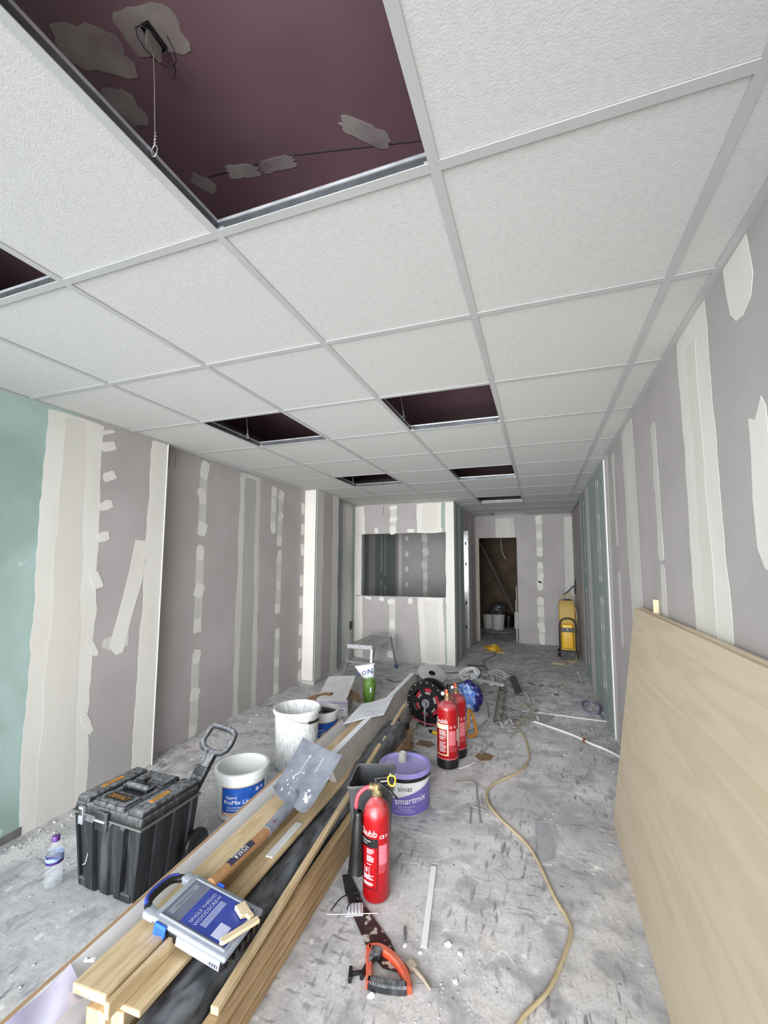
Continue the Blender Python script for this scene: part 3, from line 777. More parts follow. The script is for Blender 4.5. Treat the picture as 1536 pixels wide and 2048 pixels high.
t = thing('white_trunking', 'long white length with grey side lying on the timber beyond the shovel', 'board', (-.350, 1.37, .2015), rz=PI / 2 + .038)
Ln = 2.0
fx = lambda u, v, d: (d, u, v)
obj('core', prism(bmesh.new(), [(-.05, .0), (-.001, .105), (.045, .096), (-.01, -.0)], .001, Ln - .001, fx), GREYC, t)
obj('top_face', prism(bmesh.new(), [(-.0015, .105), (-.001, .108), (.0462, .099), (.0455, .096)], 0, Ln, fx), PRIMED, t)
obj('side_face', prism(bmesh.new(), [(-.0505, .0005), (-.0525, .0008), (-.0032, .107), (-.0012, .106)], 0, Ln, fx), GREYSIDE, t)
board('white_board', 'dusty white board on edge at the far end of the timber, beside the cable drum', (-.335, 2.55, .0), (-.40, 3.95, .0), .022, .16, WHITEG, cat='board')
board('white_board', 'flat dusty white board sticking out furthest towards the partition', (-.40, 2.5, .0), (-.475, 4.15, .0), .09, .12, WHITEG, cat='board')
board('grey_board_length', 'thin grey length lying low between the white boards and the black reel', (-.27, 2.75, .0), (-.29, 3.75, .0), .06, .05, GREYSIDE, cat='board')

# black wrapped roll
def roll():
    P = [(-.214, -.12), (-.219, .3), (-.236, .8), (-.245, 1.3), (-.248, 1.8), (-.25, 2.15), (-.25, 2.34)]
    bm = bmesh.new(); n = 24; rings = []; k = 90
    for i in range(k + 1):
        t = i / k * (len(P) - 1); a = min(int(t), len(P) - 2); f = t - a
        x = P[a][0] + (P[a + 1][0] - P[a][0]) * f; y = P[a][1] + (P[a + 1][1] - P[a][1]) * f
        sc = 1
        e = (i / k - .93) / .07
        if e > 0: sc = 1 - .5 * e
        row = []
        for j in range(n):
            th = 2 * PI * j / n; c, s = math.cos(th), math.sin(th)
            q = (abs(c) ** 3 + abs(s) ** 3) ** (-1 / 3)
            rr = 1 + .05 * pnoise(Vector((y * 2.2, th * 1.1, 2))) + .09 * pnoise(Vector((y * 8, c * 2, s * 2))) + .06 * pnoise(Vector((y * 22, c * 5, s * 5)))
            row.append(bm.verts.new((x + (.076 + .008 * min(1, max(0, y - 1.1))) * c * q * rr * sc, y, max(.001, (.088 + .084 * s * q * rr * sc) * (1 + .42 * min(1, max(0, y - 1.1)))))))
        rings.append(row)
    for A, B in zip(rings, rings[1:]):
        for j in range(n): bm.faces.new((A[j], A[(j + 1) % n], B[(j + 1) % n], B[j]))
    bm.faces.new(rings[0][::-1]); bm.faces.new(rings[-1])
    return bm
t = thing('wrapped_roll', 'long bundle wrapped in crumpled black polythene beside the oak', 'bundle')
obj('black_wrap', roll(), BLACKF, t, smooth=60)
def tuft():
    bm = bmesh.new()
    for k in range(5):
        a = k * 1.2
        base = Vector((-.25 + .02 * math.cos(a), 2.31, .12 + .02 * math.sin(a)))
        tip = base + Vector((.03 + .04 * rnd.random(), .05 + .05 * rnd.random(), .01 + .05 * math.sin(a)))
        side = Vector((.035 * math.sin(a), .01, .045 * math.cos(a)))
        g = [[bm.verts.new(base.lerp(tip, v) + side * (u - .5) * (1 + v * 1.6) + Vector((0, 0, .012 * math.sin(u * 14 + k) * v))) for u in (0, .2, .4, .6, .8, 1)] for v in (0, .33, .66, 1)]
        for j in range(3):
            for i in range(5): bm.faces.new((g[j][i], g[j][i + 1], g[j + 1][i + 1], g[j + 1][i]))
    bmesh.ops.solidify(bm, geom=bm.faces[:], thickness=.0012); return bm
obj('gathered_end', tuft(), BLACKF, t, smooth=60)

# violet film over the near end of the primed board
def film(u, v):
    x = -.492 + .085 * u - .018 * v; y = -.10 + .20 * v
    return Vector((x, y, .258 - .035 * u - .02 * math.sin(u * 3.1) + .008 * math.sin(v * 7 + u * 4)))
tag(obj('film_wrapper', sheet(film, 10, 10, .0008), VIOLETF, smooth=60), 'translucent violet plastic film over the near end of the white board', 'plastic film')
c = thing('plastic_clip', 'small white plastic clip on the edge of the wide oak plank', 'clip', (-.478, .135, .2505), rz=.3)
obj('clip_body', BX(-.016, .016, -.006, .006, 0, .006, .002), WHITEP, c); obj('clip_slot', BX(-.009, -.002, -.003, .003, .0055, .0068, .0008), GREYP, c)

# shovel
t = thing('shovel', 'square-mouth steel shovel with wooden shaft lying across the timber', 'shovel')
HL, HR, TR, TL = Vector((-.455, 1.0, .292)), Vector((-.203, .905, .284)), Vector((-.184, 1.209, .42)), Vector((-.489, 1.337, .42))
nb = (TL - HL).cross(HR - HL).normalized()
if nb.z < 0: nb = -nb
def blade(u, v):
    p = (HL * (1 - u) + HR * u) * (1 - v) + (TL * (1 - u) + TR * u) * v
    e = abs(u - .5) * 2
    p = p + nb * (.026 * e ** 4 * (1 - .55 * v) + .006 * math.sin(v * PI) * -1)
    # rear edge turned up, corners rounded
    if v < .12: p += nb * .007 * (1 - v / .12) * e ** 2 + (TL - HL).normalized() * .014 * (e ** 8) * (1 - v / .12)
    # raised socket ridge
    rdg = max(0, 1 - abs(u - .52) / (.17 - .1 * v)) * max(0, 1 - v / .66)
    return p + nb * .028 * rdg ** .8
obj('blade', sheet(blade, 28, 24, .002), STEEL, t, smooth=50)
hs = HL.lerp(HR, .52)
ax0, ax1 = hs + (TL.lerp(TR, .5) - hs) * .18 + nb * .012, Vector((-.323, .764, .281))
sock = [ax0, hs + Vector((0, 0, .010)), hs.lerp(ax1, .35) + Vector((0, 0, .006)), ax1]
obj('socket', TB(smoothpath(sock, 4), [.014, .019, .022, .024, .025, .0255, .0255, .025, .0245, .024, .0235, .023, .023], 16), STEEL, t, smooth=50)
sd = Vector((-.337, .507, .272)) - ax1; sd.normalize()
end = ax1 + sd * .30
obj('shaft', TB([ax1 - sd * .02, ax1 + sd * .2, end], .0205, 18), SHAFT, t, smooth=50)
upn = Vector((0, 0, 1)); sidev = sd.cross(upn).normalized(); upn = sidev.cross(sd)
def shaft_map(base, r):
    def f(x, y):
        a = y / r
        return tuple(base + sd * x + (upn * math.cos(a) - sidev * math.sin(a)) * (r + .0006))
    return f
lb = ax1 + sd * .09
fm = shaft_map(lb, .0208)
s_ = obj('shaft_sticker', wrap(bmesh.new(), fm, 0, .13, -.019, .019, 4, 8), DARKPR, t)
bm = bmesh.new(); fm2 = shaft_map(lb, .0214)
text(bm, 'SPEAR &', .019, lambda x, y: fm2(.115 - x, -y + .001) if False else fm2(x, y), .065, .002); text(bm, 'JACKSON', .017, fm2, .065, -.013)
obj('sticker_print', bm, WPRINT, s_, recalc=False)
fr = shaft_map(ax1 - sd * .05, .0236)
s2 = obj('socket_badge', wrap(bmesh.new(), fr, -.012, .016, -.012, .012, 4, 6), DARKPR, t); obj('red_band', wrap(bmesh.new(), shaft_map(ax1 - sd * .05, .0242), .010, .016, -.016, .014, 2, 6), RED, s2)
def splat(u, v):
    return blade(.60 + .26 * u, .10 + .30 * v) + nb * .0032
for k in range(9):
    cu, cv = rnd.uniform(.62, .86), rnd.uniform(.08, .36); a = rnd.uniform(.02, .05); bq = rnd.uniform(.02, .05)
    bm = bmesh.new(); vs = [bm.verts.new(blade(cu + a * math.cos(q * PI / 5) * rnd.uniform(.6, 1), cv + bq * math.sin(q * PI / 5) * rnd.uniform(.6, 1)) + nb * .0028) for q in range(10)]
    bm.faces.new(vs); obj('plaster_splash', bm, WPRINT, t)
for k in range(16):
    cu, cv = rnd.uniform(.12, .42), rnd.uniform(.08, .5); a = rnd.uniform(.004, .012); bq = rnd.uniform(.008, .03)
    bm = bmesh.new(); vs = [bm.verts.new(blade(cu + a * math.cos(q * PI / 4), cv + bq * math.sin(q * PI / 4)) + nb * .0028) for q in range(8)]
    bm.faces.new(vs); obj('plaster_splash', bm, PRIMED, t)
for (u0, v0, u1, v1) in ((.34, .82, .30, .52), (.30, .5, .22, .36), (.62, .6, .64, .86)):
    obj('pale_scratch', TB([blade(u0 + (u1 - u0) * q / 6 + jit(.008, 1), v0 + (v1 - v0) * q / 6) + nb * .0026 for q in range(7)], .0009, 5), PRIMED, t)

# sheet of white board lying across the white length
def pboard(u, v):
    A, Bq, Cq, Dq = Vector((-.508, 1.89, .313)), Vector((-.308, 2.15, .313)), Vector((-.378, 2.58, .313)), Vector((-.544, 2.29, .313))
    p = (A * (1 - u) + Bq * u) * (1 - v) + (Dq * (1 - u) + Cq * u) * v
    return p + Vector((0, 0, .006 * math.sin(u * 3 + v * 2) ** 2))
tag(obj('board_offcut', sheet(pboard, 8, 8, .005), mat('white_skim_board', (226, 228, 234), (212, 214, 222), .7, scale=14), smooth=40), 'thin pale board offcut lying across the long white length', 'board offcut')

# screw organiser case
CASE_AT = (-.300, .374, .2225); CASE_ROT = (0, math.radians(11), math.radians(2))
t = thing('organiser_case', 'blue and grey screw organiser case lying on the timber', 'tool case', CASE_AT, rot=CASE_ROT)
hw, hd = .172, .098
obj('base_tray', box(bmesh.new(), -.105, hw - .004, -hd + .004, hd - .004, 0, .03, .006), BLACKC, t)
bm = box(bmesh.new(), -.118, hw, -hd, hd, .030, .046, .007, seg=3); obj('lid', bm, TOOLW, t, smooth=40)
lid_in = obj('lid_window', box(bmesh.new(), -.095, hw - .022, -hd + .02, hd - .02, .044, .0475, .002), LIDIN, t)
for (x0, x1, y0, y1) in ((-.10, hw - .017, hd - .022, hd - .016), (-.10, hw - .017, -hd + .016, -hd + .022), (-.101, -.095, -hd + .018, hd - .018), (hw - .022, hw - .016, -hd + .018, hd - .018)):
    obj('lid_rib', BX(x0, x1, y0, y1, .045, .0505, .0015), TOOLW, t)
def flat(z): return lambda x, y: (x, y, z)
obj('card', BX(-.03, .15, -.07, .073, .0473, .0482, .0003), BLUEC, lid_in)
fl = lambda z: (lambda x, y: (-y, x, z))      # lettering runs across the short side
bm = bmesh.new()
text(bm, 'SINGLE THREAD', .0165, lambda x, y: (-.0 - y + .006, x, .0486), .002, 0); text(bm, 'WOODSCREW', .0185, lambda x, y: (.026 - y, x, .0486), .002, 0)
for i in range(4): prism(bm, [(.034 + i * .006, -.05), (.037 + i * .006, -.05), (.037 + i * .006, .05), (.034 + i * .006, .05)], .0484, .0487)
obj('card_lettering', bm, LILAC, lid_in, recalc=False)
obj('card_table', BX(.085, .125, -.062, -.012, .0483, .0487), LILAC, lid_in)
bm = bmesh.new()
prism(bm, [(-.085, -.06), (-.065, -.06), (-.065, .06), (-.085, .06)], .0476, .0480)
obj('rating_label', bm, GREYPR, lid_in)
bm = bmesh.new(); text(bm, 'ORGANISER', .015, lambda x, y: (-.069 - y, x, .0483), 0, 0); obj('rating_print', bm, mat('dim_print', (96, 102, 116), None, .5), lid_in, recalc=False)
# grip: two lid arms and a curved bar
for s in (-1, 1): obj('handle_arm', box(bmesh.new(), -.155, -.112, s * .078 - .017, s * .078 + .017, .02, .044, .007), TOOLW, t, smooth=40)
gp = smoothpath([(-.146, -.074, .032), (-.176, -.05, .032), (-.184, 0, .032), (-.176, .05, .032), (-.146, .074, .032)], 5)
g_ = obj('grip', TB(gp, .0125, 12), BLACKC, t, smooth=50)
gp2 = [Vector((p.x - .008, p.y, p.z + .007)) for p in gp[2:-2]]
obj('grip_overlay', TB(gp2, .0075, 8), BLUEC, g_, smooth=50)
for (x, y, s) in ((-.07, -hd - .002, -1), (-.02, hd + .002, 1)):
    l_ = obj('latch', BX(x - .022, x + .022, min(y, y + s * .008), max(y, y + s * .008), .004, .047, .003), BLUEL, t, smooth=40)
    for k in range(4): obj('latch_rib', BX(x - .014, x + .014, y + s * .0075 - .001, y + s * .0075 + .001, .012 + k * .007, .0145 + k * .007), BLUEC, l_)
sl_ = obj('price_label', BX(-.01, .155, -hd + .0015, -hd + .0042, .002, .0295, .0003), mat('silver_label', (216, 220, 230), (196, 202, 214), .35, scale=60, vec=(3, 1, .3)), t)
bm = bmesh.new()
for k in range(12): box(bm, .115 + k * .003, .1162 + k * .003 + .0008 * (k % 3), -hd + .0009, -hd + .0016, .005, .016)
obj('barcode', bm, DARKPR, sl_)
for k in range(6): obj('hinge_lug', BX(hw - .006, hw + .004, -.08 + k * .03, -.065 + k * .03, .004, .03, .001), BLACKC, t)
def on_case(name, label, x, y, rz, pts, h, mt=PALE, tilt=0):
    b = prism(bmesh.new(), pts, 0, h); bmesh.ops.bevel(b, geom=b.edges[:], offset=.002, segments=1, affect='EDGES')
    o = obj(name, b, mt)
    o.matrix_world = Matrix.Translation(CASE_AT) @ Matrix.Rotation(CASE_ROT[2], 4, 'Z') @ Matrix.Rotation(CASE_ROT[1], 4, 'Y') @ Matrix.Translation((x, y, .0512)) @ Matrix.Rotation(rz, 4, 'Z') @ Matrix.Rotation(tilt, 4, 'Y')
    return tag(o, label, 'offcut')
on_case('wood_offcut', 'notched pale wood block on the lid of the organiser case', .128, .042, -.45, [(-.032, -.016), (.014, -.016), (.014, .004), (.034, .004), (.034, .02), (-.032, .02)], .014)
on_case('wood_offcut', 'long pale wood strip with rounded end on the lid of the organiser case', .155, -.02, 1.15, [(-.062, 0), (-.058, -.008), (-.048, -.010), (.072, -.010), (.072, .010), (-.054, .010)], .013)

# ================================================================== wheeled tool chest
t = thing('tool_chest', 'dusty black wheeled tool chest with orange badges on the floor left', 'tool box', (-1.0, .73, 0), rz=math.radians(-2))
def chest_body():
    bm = bmesh.new()
    # horizontal section with ribs on the front (y-) and right (x+) faces
    def sec(hx, hy, z, rib):
        pts = []
        fx = [(-1, 0), (-.93, 0), (-.92, rib), (-.80, rib), (-.78, 0), (-.62, 0), (-.58, -rib * 1.6), (-.30, -rib * 1.6), (-.27, 0), (-.14, 0), (-.1, -rib), (.16, -rib), (.2, 0), (.3, rib * .6), (.42, rib * .6), (.44, -rib * .8), (.58, -rib * .8), (.60, rib), (.74, rib), (.77, 0), (1, 0)]
        for u, d in fx: pts.append((u * hx, -hy + d))
        for u, d in ((-.75, 0), (-.72, -rib * .7), (-.5, -rib * .7), (-.47, 0), (-.2, 0), (-.17, -rib * .7), (.1, -rib * .7), (.13, 0), (.4, 0), (.43, -rib * .7), (.75, -rib * .7), (.78, 0)): pts.append((hx + d, u * hy))
        pts += [(hx, hy), (-hx, hy)]
        return [bm.verts.new((x, y, z)) for x, y in pts]
    R = [sec(.165, .14, 0, .008), sec(.17, .143, .012, .012), sec(.205, .152, .285, .012), sec(.207, .153, .30, .004)]
    for A, B in zip(R, R[1:]):
        for i in range(len(A)): bm.faces.new((A[i], A[(i + 1) % len(A)], B[(i + 1) % len(A)], B[i]))
    bm.faces.new(R[0][::-1]); bm.faces.new(R[-1]); return bm
obj('body', chest_body(), BLACKP, t)
for (x0, x1) in ((-.16, -.105), (.06, .155)): obj('foot_block', BX(x0, x1, -.15, -.11, 0, .03, .004), BLACKP, t)
sm = bmesh.new(); box(sm, -.216, .216, -.162, .160, .298, .306, .002); obj('lid_seam', sm, mat('chest_seam_grey', (92, 92, 90), None, .6), t)
# lid: bevelled slab in three lanes with channels between
ld = obj('lid', box(bmesh.new(), -.21, .21, -.158, .158, .305, .345, .012, seg=3, taper=(.97, .95)), BLACKP, t, smooth=35)
for (x0, x1, h) in ((-.205, -.125, .364), (-.108, .095, .358), (.115, .205, .366)):
    obj('lid_rail', box(bmesh.new(), x0, x1, -.152, .152, .338, h, .010, seg=3, taper=(.93, .95)), BLACKP, ld, smooth=35)
for (x0, x1, y0, y1, h) in ((-.10, .085, .055, .14, .364), (-.10, .085, -.135, -.06, .364)):
    obj('lid_plate', BX(x0, x1, y0, y1, .35, h, .004), BLACKP, ld)
obj('handle_well', BX(-.075, .07, -.048, .045, .352, .3592, .002), BLACKC, ld)
ch = obj('carry_handle', TB([(-.07, -.005, .365), (.065, -.005, .365)], .0165, 14), BLACKP, t, smooth=50)
for s in (-.07, .065): obj('handle_end', BX(s - .01, s + .01, -.025, .015, .355, .375, .003), BLACKP, ch)
bd = obj('badge_plate', BX(-.075, .06, -.118, -.068, .3636, .3648, .0004), BLACKC, ld)
bm = bmesh.new(); text(bm, 'DEWALT', .035, flat(.3652), -.008, -.105, sx=.82); obj('badge_lettering', bm, ORANGEP, bd, recalc=False)
for (x, y0, y1) in ((-.166, -.06, .04), (.16, -.075, .02)):
    r_ = obj('orange_badge', BX(x - .012, x + .012, y0, y1, .3655, .3672, .0006), ORANGEP, t)
    bm = bmesh.new(); text(bm, 'DEWALT', .02, lambda xx, yy, x=x: (x - yy + .007, (y0 + y1) / 2 + xx, .3676), 0, 0, sx=.9); obj('badge_lettering', bm, BLACKC, r_, recalc=False)
for (x, w) in ((-.142, .03), (-.012, .075)):
    la = obj('latch', box(bmesh.new(), x - w / 2, x + w / 2, -.172, -.156, .262, .335, .004), (GALV if w < .04 else BLACKP), t, smooth=35)
    if w < .04:
        for k in (-.008, 0, .008): obj('latch_slot', BX(x + k - .002, x + k + .002, -.1735, -.1715, .30, .325), BLACKC, la)
    else: obj('latch_lip', BX(x - .03, x + .03, -.178, -.17, .30, .308, .001), SILVER, la)
obj('white_scratch', TB([(-.115, -.165, .10), (-.10, -.165, .108), (-.085, -.166, .155)], .0016, 5), WPRINT, t)
for yy in (.06, .115):
    b = bmesh.new(); lathe(b, [(0, -.006), (.012, -.006), (.012, .006), (0, .006)], 14, T(.10 if yy > .1 else -.03, yy, .366)); obj('lid_button', b, BLACKC, ld)
# telescopic handle leaning back from the rear edge
A0, A1 = Vector((.145, .150, .28)), Vector((.168, .265, .445))
tl = bmesh.new(); bar(tl, A0, A1, .07, .03, (0, -1, .3), .006)
th_ = obj('telescopic_stem', tl, BLACKP, t, smooth=35)
dd = (A1 - A0).normalized()
for k in range(5):
    c_ = A0 + dd * (.09 + k * .009); b = bmesh.new(); bar(b, c_, c_ + dd * .004, .06, .040, (0, -1, .3), .001); obj('stem_rib', b, BLACKC, th_)
sx_ = Vector((1, 0, 0)); sx_ = (sx_ - dd * sx_.dot(dd)).normalized()
c_ = A1
ring = [c_ - sx_ * .035, c_ - sx_ * .085 + dd * .025, c_ - sx_ * .08 + dd * .085, c_ - sx_ * .06 + dd * .115, c_ + sx_ * .07 + dd * .115, c_ + sx_ * .09 + dd * .085, c_ + sx_ * .085 + dd * .03, c_ + sx_ * .035]
obj('pull_grip', TB(smoothpath(ring, 2, True), .0155, 10, closed=True), BLACKP, t, smooth=50)
for s in (1,):
    b = bmesh.new(); lathe(b, [(0, -.02), (.05, -.02), (.066, -.012), (.07, 0), (.066, .012), (.05, .02), (0, .02)], 28, T(.20, .155, .0705, 0, PI / 2, 0)); w_ = obj('wheel', b, BLACKC, t, smooth=40)
    b = bmesh.new(); lathe(b, [(0, .019), (.03, .019), (.034, .023), (0, .024)], 20, T(.20, .155, .0705, 0, PI / 2, 0)); obj('wheel_hub', b, BLACKP, w_, smooth=40)

# ================================================================== water bottle
t = thing('water_bottle', 'clear plastic water bottle with purple cap on the dusty floor', 'bottle', (-1.262, .545, 0))
bp = [(0, .004), (.022, 0), (.030, .004), (.0325, .012)]
for k in range(5): bp += [(.0325, .018 + k * .014), (.0305, .023 + k * .014), (.0325, .028 + k * .014)]
bp += [(.032, .095), (.0325, .10), (.0325, .135), (.031, .145), (.022, .165), (.0125, .178), (.0125, .188), (0, .188)]
obj('bottle_body', LT(bp, 24), CLEARP, t, smooth=60)
obj('label_band', LT([(.0329, .098), (.0332, .1), (.0332, .132), (.0329, .134)], 24), mat('bottle_label', (150, 176, 212), (60, 44, 110), .4, scale=12, lo=.45, hi=.55, vec=(1, 1, 3)), t, smooth=60)
obj('label_stripe', LT([(.0334, .098), (.0336, .099), (.0336, .108), (.0334, .109)], 24), mat('bottle_stripe', (64, 40, 110), None, .4), t, smooth=60)
obj('cap', LT([(0, .205), (.013, .205), (.0145, .203), (.0145, .184), (.0135, .183), (0, .183)], 20), mat('purple_cap', (92, 52, 128), None, .4), t, smooth=40)

# ================================================================== buckets
def bucket(t, r0, r1, h, mt, rim=.012, wall=.004, n=40):
    p = [(0, .003), (r0 - .006, .003), (r0, .008), (r1, h - .04), (r1 + rim * .5, h - .038), (r1 + rim * .5, h - .026), (r1 + .002, h - .024), (r1 + .002, h - .012), (r1 + rim, h - .012), (r1 + rim, h - .002), (r1 + rim * .6, h), (r1 - wall, h), (r1 - wall - .001, h - .03), (r0 - wall, .012), (0, .012)]
    return obj('bucket_body', LT(p, n), mt, t, smooth=35)
def facing(x, y): return math.atan2(-.8471 - y, .7963 - x)
def label_bucket(name, label, x, y, r0, r1, h, da=0, group=None):
    t = thing(name, label, 'bucket', (x, y, 0), group=group)
    b = bucket(t, r0, r1, h, WHITEP)
    a = facing(x, y) + da
    rf = lambda z: r0 + (r1 - r0) * (z / (h - .03)) + .0006
    k = r1
    br = obj('brown_label', wrap(bmesh.new(), cone_map(rf, a, .0006), -.125, .135, .035, h - .065, 20, 2), BROWNP, t)
    bl = obj('blue_label', wrap(bmesh.new(), cone_map(rf, a, .0012), -.118, .145, .055, h - .07, 20, 2), BLUE, t)
    bm = bmesh.new(); f = cone_map(rf, a, .0018)
    text(bm, 'Gyproc', .021, f, -.06, h - .125); text(bm, 'ProMix Lite', .032, f, -.028, h - .155); text(bm, 'Improved quick drying', .012, f, -.03, h - .175); text(bm, 'lightweight jointing compound', .0105, f, -.025, h - .188)
    text(bm, '20kg', .017, f, -.085, h - .215)
    obj('label_lettering', bm, WPRINT, bl, recalc=False)
    wb2 = bmesh.new()
    for (xx, yy, s) in ((.085, h - .10, .013), (.115, h - .098, .010)): wrap(wb2, f, xx - s, xx + s * .6, yy - s * .5, yy + s, 3, 2)
    obj('label_logo', wb2, LILAC, bl, recalc=False)
    return t
t = label_bucket('compound_bucket', 'open white bucket with blue label beside the tool chest', -.86, 1.285, .124, .139, .255, .05)
t = label_bucket('compound_bucket', 'white bucket with blue label half hidden behind the tall splashed bucket', -.835, 2.185, .118, .125, .285, .45)
obj('dark_contents', LT([(0, .258), (.06, .262), (.115, .255), (.115, .24), (0, .24)], 28), mat('dirty_contents', (92, 90, 84), (66, 66, 62), .8, scale=18, bump=.5), t, smooth=50)
b = bmesh.new()
for k in range(6): bar(b, (-.06 + .02 * k, -.05 + .012 * k, .262), (-.02 + .022 * k, .06 - .01 * k, .276), .012, .004)
obj('stirring_sticks', b, BLACKC, t)
t = thing('tall_bucket', 'tall white bucket splashed all over with dried plaster', 'bucket', (-.858, 1.865, 0))
p = [(0, .003), (.134, .003), (.139, .01), (.154, .36), (.158, .362), (.158, .372), (.165, .374), (.165, .392), (.160, .396), (.152, .395), (.150, .37), (.134, .014), (0, .014)]
bd_ = obj('bucket_body', LT(p, 48), WHITESPL, t, smooth=35)
an = facing(-.858, 1.865) + .75
hp = [(.163 * math.cos(an + .95 * s), .163 * math.sin(an + .95 * s), .372) for s in (-1, 1)]
wire = [(.168 * math.cos(an - 1.4 + q * .28), .168 * math.sin(an - 1.4 + q * .28), .385 - .06 * math.sin(q / 10 * PI)) for q in range(11)]
hw_ = obj('bail_handle', TB(smoothpath(wire, 3), .0022, 6), GALV, t)
obj('handle_grip', TB(smoothpath(wire, 3)[12:19], .008, 8), BLACKC, hw_)
for q in (-.6, -.25, .15, .55, .9):
    pass

# purple tub of smartmix
t = thing('filler_tub', 'purple and white tub of filler with a dusty purple lid', 'tub', (.005, 1.665, 0))
obj('tub_body', LT([(0, .002), (.140, .002), (.144, .006), (.1475, .19), (.1475, .205), (.142, .207), (0, .207)], 48), WHITEP, t, smooth=35)
obj('base_ring', LT([(.1405, .0005), (.1455, .003), (.1460, .008), (.1445, .0085)], 48), SILVER, t, smooth=40)
rf = lambda z: .144 + .0035 * z / .19
a = facing(.005, 1.665) + .12
f = cone_map(rf, a, .0008)
# purple sweep rising to the right
pl_ = obj('purple_label', wrap(bmesh.new(), f, -.20, .20, .009, .1, 32, 4, curve=lambda q: .098 + .075 * max(0, q - .32) ** 1.0 / .68 + .0), PURPLE, t)
f2 = cone_map(rf, a, .0016)
bm = bmesh.new(); text(bm, 'smartmix', .050, lambda x, y: f2(x, y + x * .07), .018, .072); obj('product_lettering', bm, WPRINT, pl_, recalc=False)
bm = bmesh.new()
text(bm, 'GREEN MIX & REPAIR', .0105, f2, -.01, .052); text(bm, 'FILLING & FINISH', .0105, f2, -.018, .039); text(bm, 'JOINTING COMPOUND', .0105, f2, -.016, .026)
obj('small_lettering', bm, LILAC, pl_, recalc=False)
bm = bmesh.new(); text(bm, 'siniat', .040, f2, -.018, .138); obj('maker_lettering', bm, DARKPR, t, recalc=False)
bm = bmesh.new(); wrap(bm, f2, -.092, -.076, .136, .158, 3, 2); obj('maker_mark', bm, mat('grey_mark', (150, 150, 160), None, .5), t)
obj('carry_band', LT([(.1478, .182), (.1515, .184), (.1515, .206), (.1478, .208)], 48), BLACKC, t, smooth=35)
hb = [(.152 * math.cos(a + 2.0 + q * .22), .152 * math.sin(a + 2.0 + q * .22), .2 + .035 * math.sin(q / 8 * PI)) for q in range(9)]
obj('bail_handle', TB(smoothpath(hb, 3), .005, 8), BLACKC, t, smooth=50)
obj('lid', LT([(0, .216), (.120, .216), (.128, .219), (.131, .227), (.148, .229), (.153, .225), (.1535, .205), (.149, .203), (0, .203)], 56), PURPLED, t, smooth=35)
nt_ = bmesh.new()
for k in range(44):
    q = 2 * PI * k / 44; box(nt_, -.004, .004, -.0012, .0012, 0, .0016, M=T(.140 * math.cos(q), .140 * math.sin(q), .2285, 0, 0, q))
obj('lid_notches', nt_, PURPLE, t)
c = thing('card_tube', 'small grey card tube standing on the purple lid', 'tube', (-.022, 1.70, .2165))
obj('tube_wall', LT([(.027, 0), (.0235, .052), (.021, .054), (.0195, .052), (.0195, .03), (.022, 0)], 28, close=True), GREYC, c, smooth=40)
obj('white_filling', LT([(0, .048), (.0195, .046), (.0195, .04), (0, .04)], 24), PRIMED, c, smooth=60)

# ================================================================== grey rectangular bin
t = thing('waste_bin', 'tall dark grey rectangular bin standing behind the nearest extinguisher', 'bin')
def binmesh():
    top = [Vector(v) for v in ((-.055, .985, .40), (.118, 1.072, .40), (.082, 1.265, .40), (-.098, 1.205, .40))]
    cen = sum(top, Vector()) / 4
    def loop(bm, k, z, r=.022):
        P = [Vector((cen.x + (v.x - cen.x) * k - .0, cen.y + (v.y - cen.y) * k, z)) for v in top]; out = []
        for i in range(4):
            p, a_, b_ = P[i], P[i - 1], P[(i + 1) % 4]
            d1, d2 = (a_ - p).normalized(), (b_ - p).normalized()
            s, e = p + d1 * r, p + d2 * r
            for q in range(6):
                w = q / 5; out.append(bm.verts.new((s * (1 - w) ** 2 + p * 2 * w * (1 - w) + e * w * w)))
        return out
    bm = bmesh.new()
    R = [loop(bm, .74, .0, .015), loop(bm, .75, .004), loop(bm, .97, .385), loop(bm, 1.03, .387), loop(bm, 1.04, .398), loop(bm, 1.02, .402), loop(bm, .96, .40), loop(bm, .93, .37), loop(bm, .72, .012)]
    n = len(R[0])
    for A, B in zip(R, R[1:]):
        for i in range(n): bm.faces.new((A[i], A[(i + 1) % n], B[(i + 1) % n], B[i]))
    bm.faces.new(R[0][::-1]); bm.faces.new(R[-1]); return bm
obj('bin_body', binmesh(), mat('bin_plastic', (64, 66, 69), (54, 56, 59), .5, scale=7, dust=.6, dustc=(150, 152, 154), bump=.05), t, smooth=35)
b = bmesh.new(); prism(b, [(0, .006), (.007, 0), (.012, .008), (.006, .014)], 0, .0015, lambda u, v, d: (.055 + u, 1.243 + .1 * u - d, .352 + v)); obj('plaster_fleck', b, WPRINT, t)

# ================================================================== fire extinguishers
def cyl_text(bm, s, size, r, a0, x, z, sx=1, center=False): text(bm, s, size, cone_map(lambda q: r, a0, .0012), x, z, sx, center)
def lines(bm, r, a0, x0, x1, z0, z1, n, hh=.0022):
    f = cone_map(lambda q: r, a0, .0012)
    for i in range(n):
        z = z1 - (z1 - z0) * i / max(1, n - 1); xe = x1 - (x1 - x0) * rnd.choice((0, 0, .12, .3))
        wrap(bm, f, x0, xe, z, z + hh, 5, 1)
t = thing('fire_extinguisher', 'nearest red extinguisher, with black horn and red swan-neck pipe', 'extinguisher', (.098, .962, 0), rz=math.radians(21))
r = .058
obj('cylinder', LT([(0, .001), (.046, .001), (.054, .005), (r, .014), (r, .318), (.0565, .338), (.051, .358), (.042, .375), (.030, .388), (.021, .395), (.0175, .402), (.0175, .414), (0, .414)], 44), RED, t, smooth=45)
a0 = -PI / 2
F_ = cone_map(lambda z: r, a0, .0007); F2_ = cone_map(lambda z: r, a0, .0013)
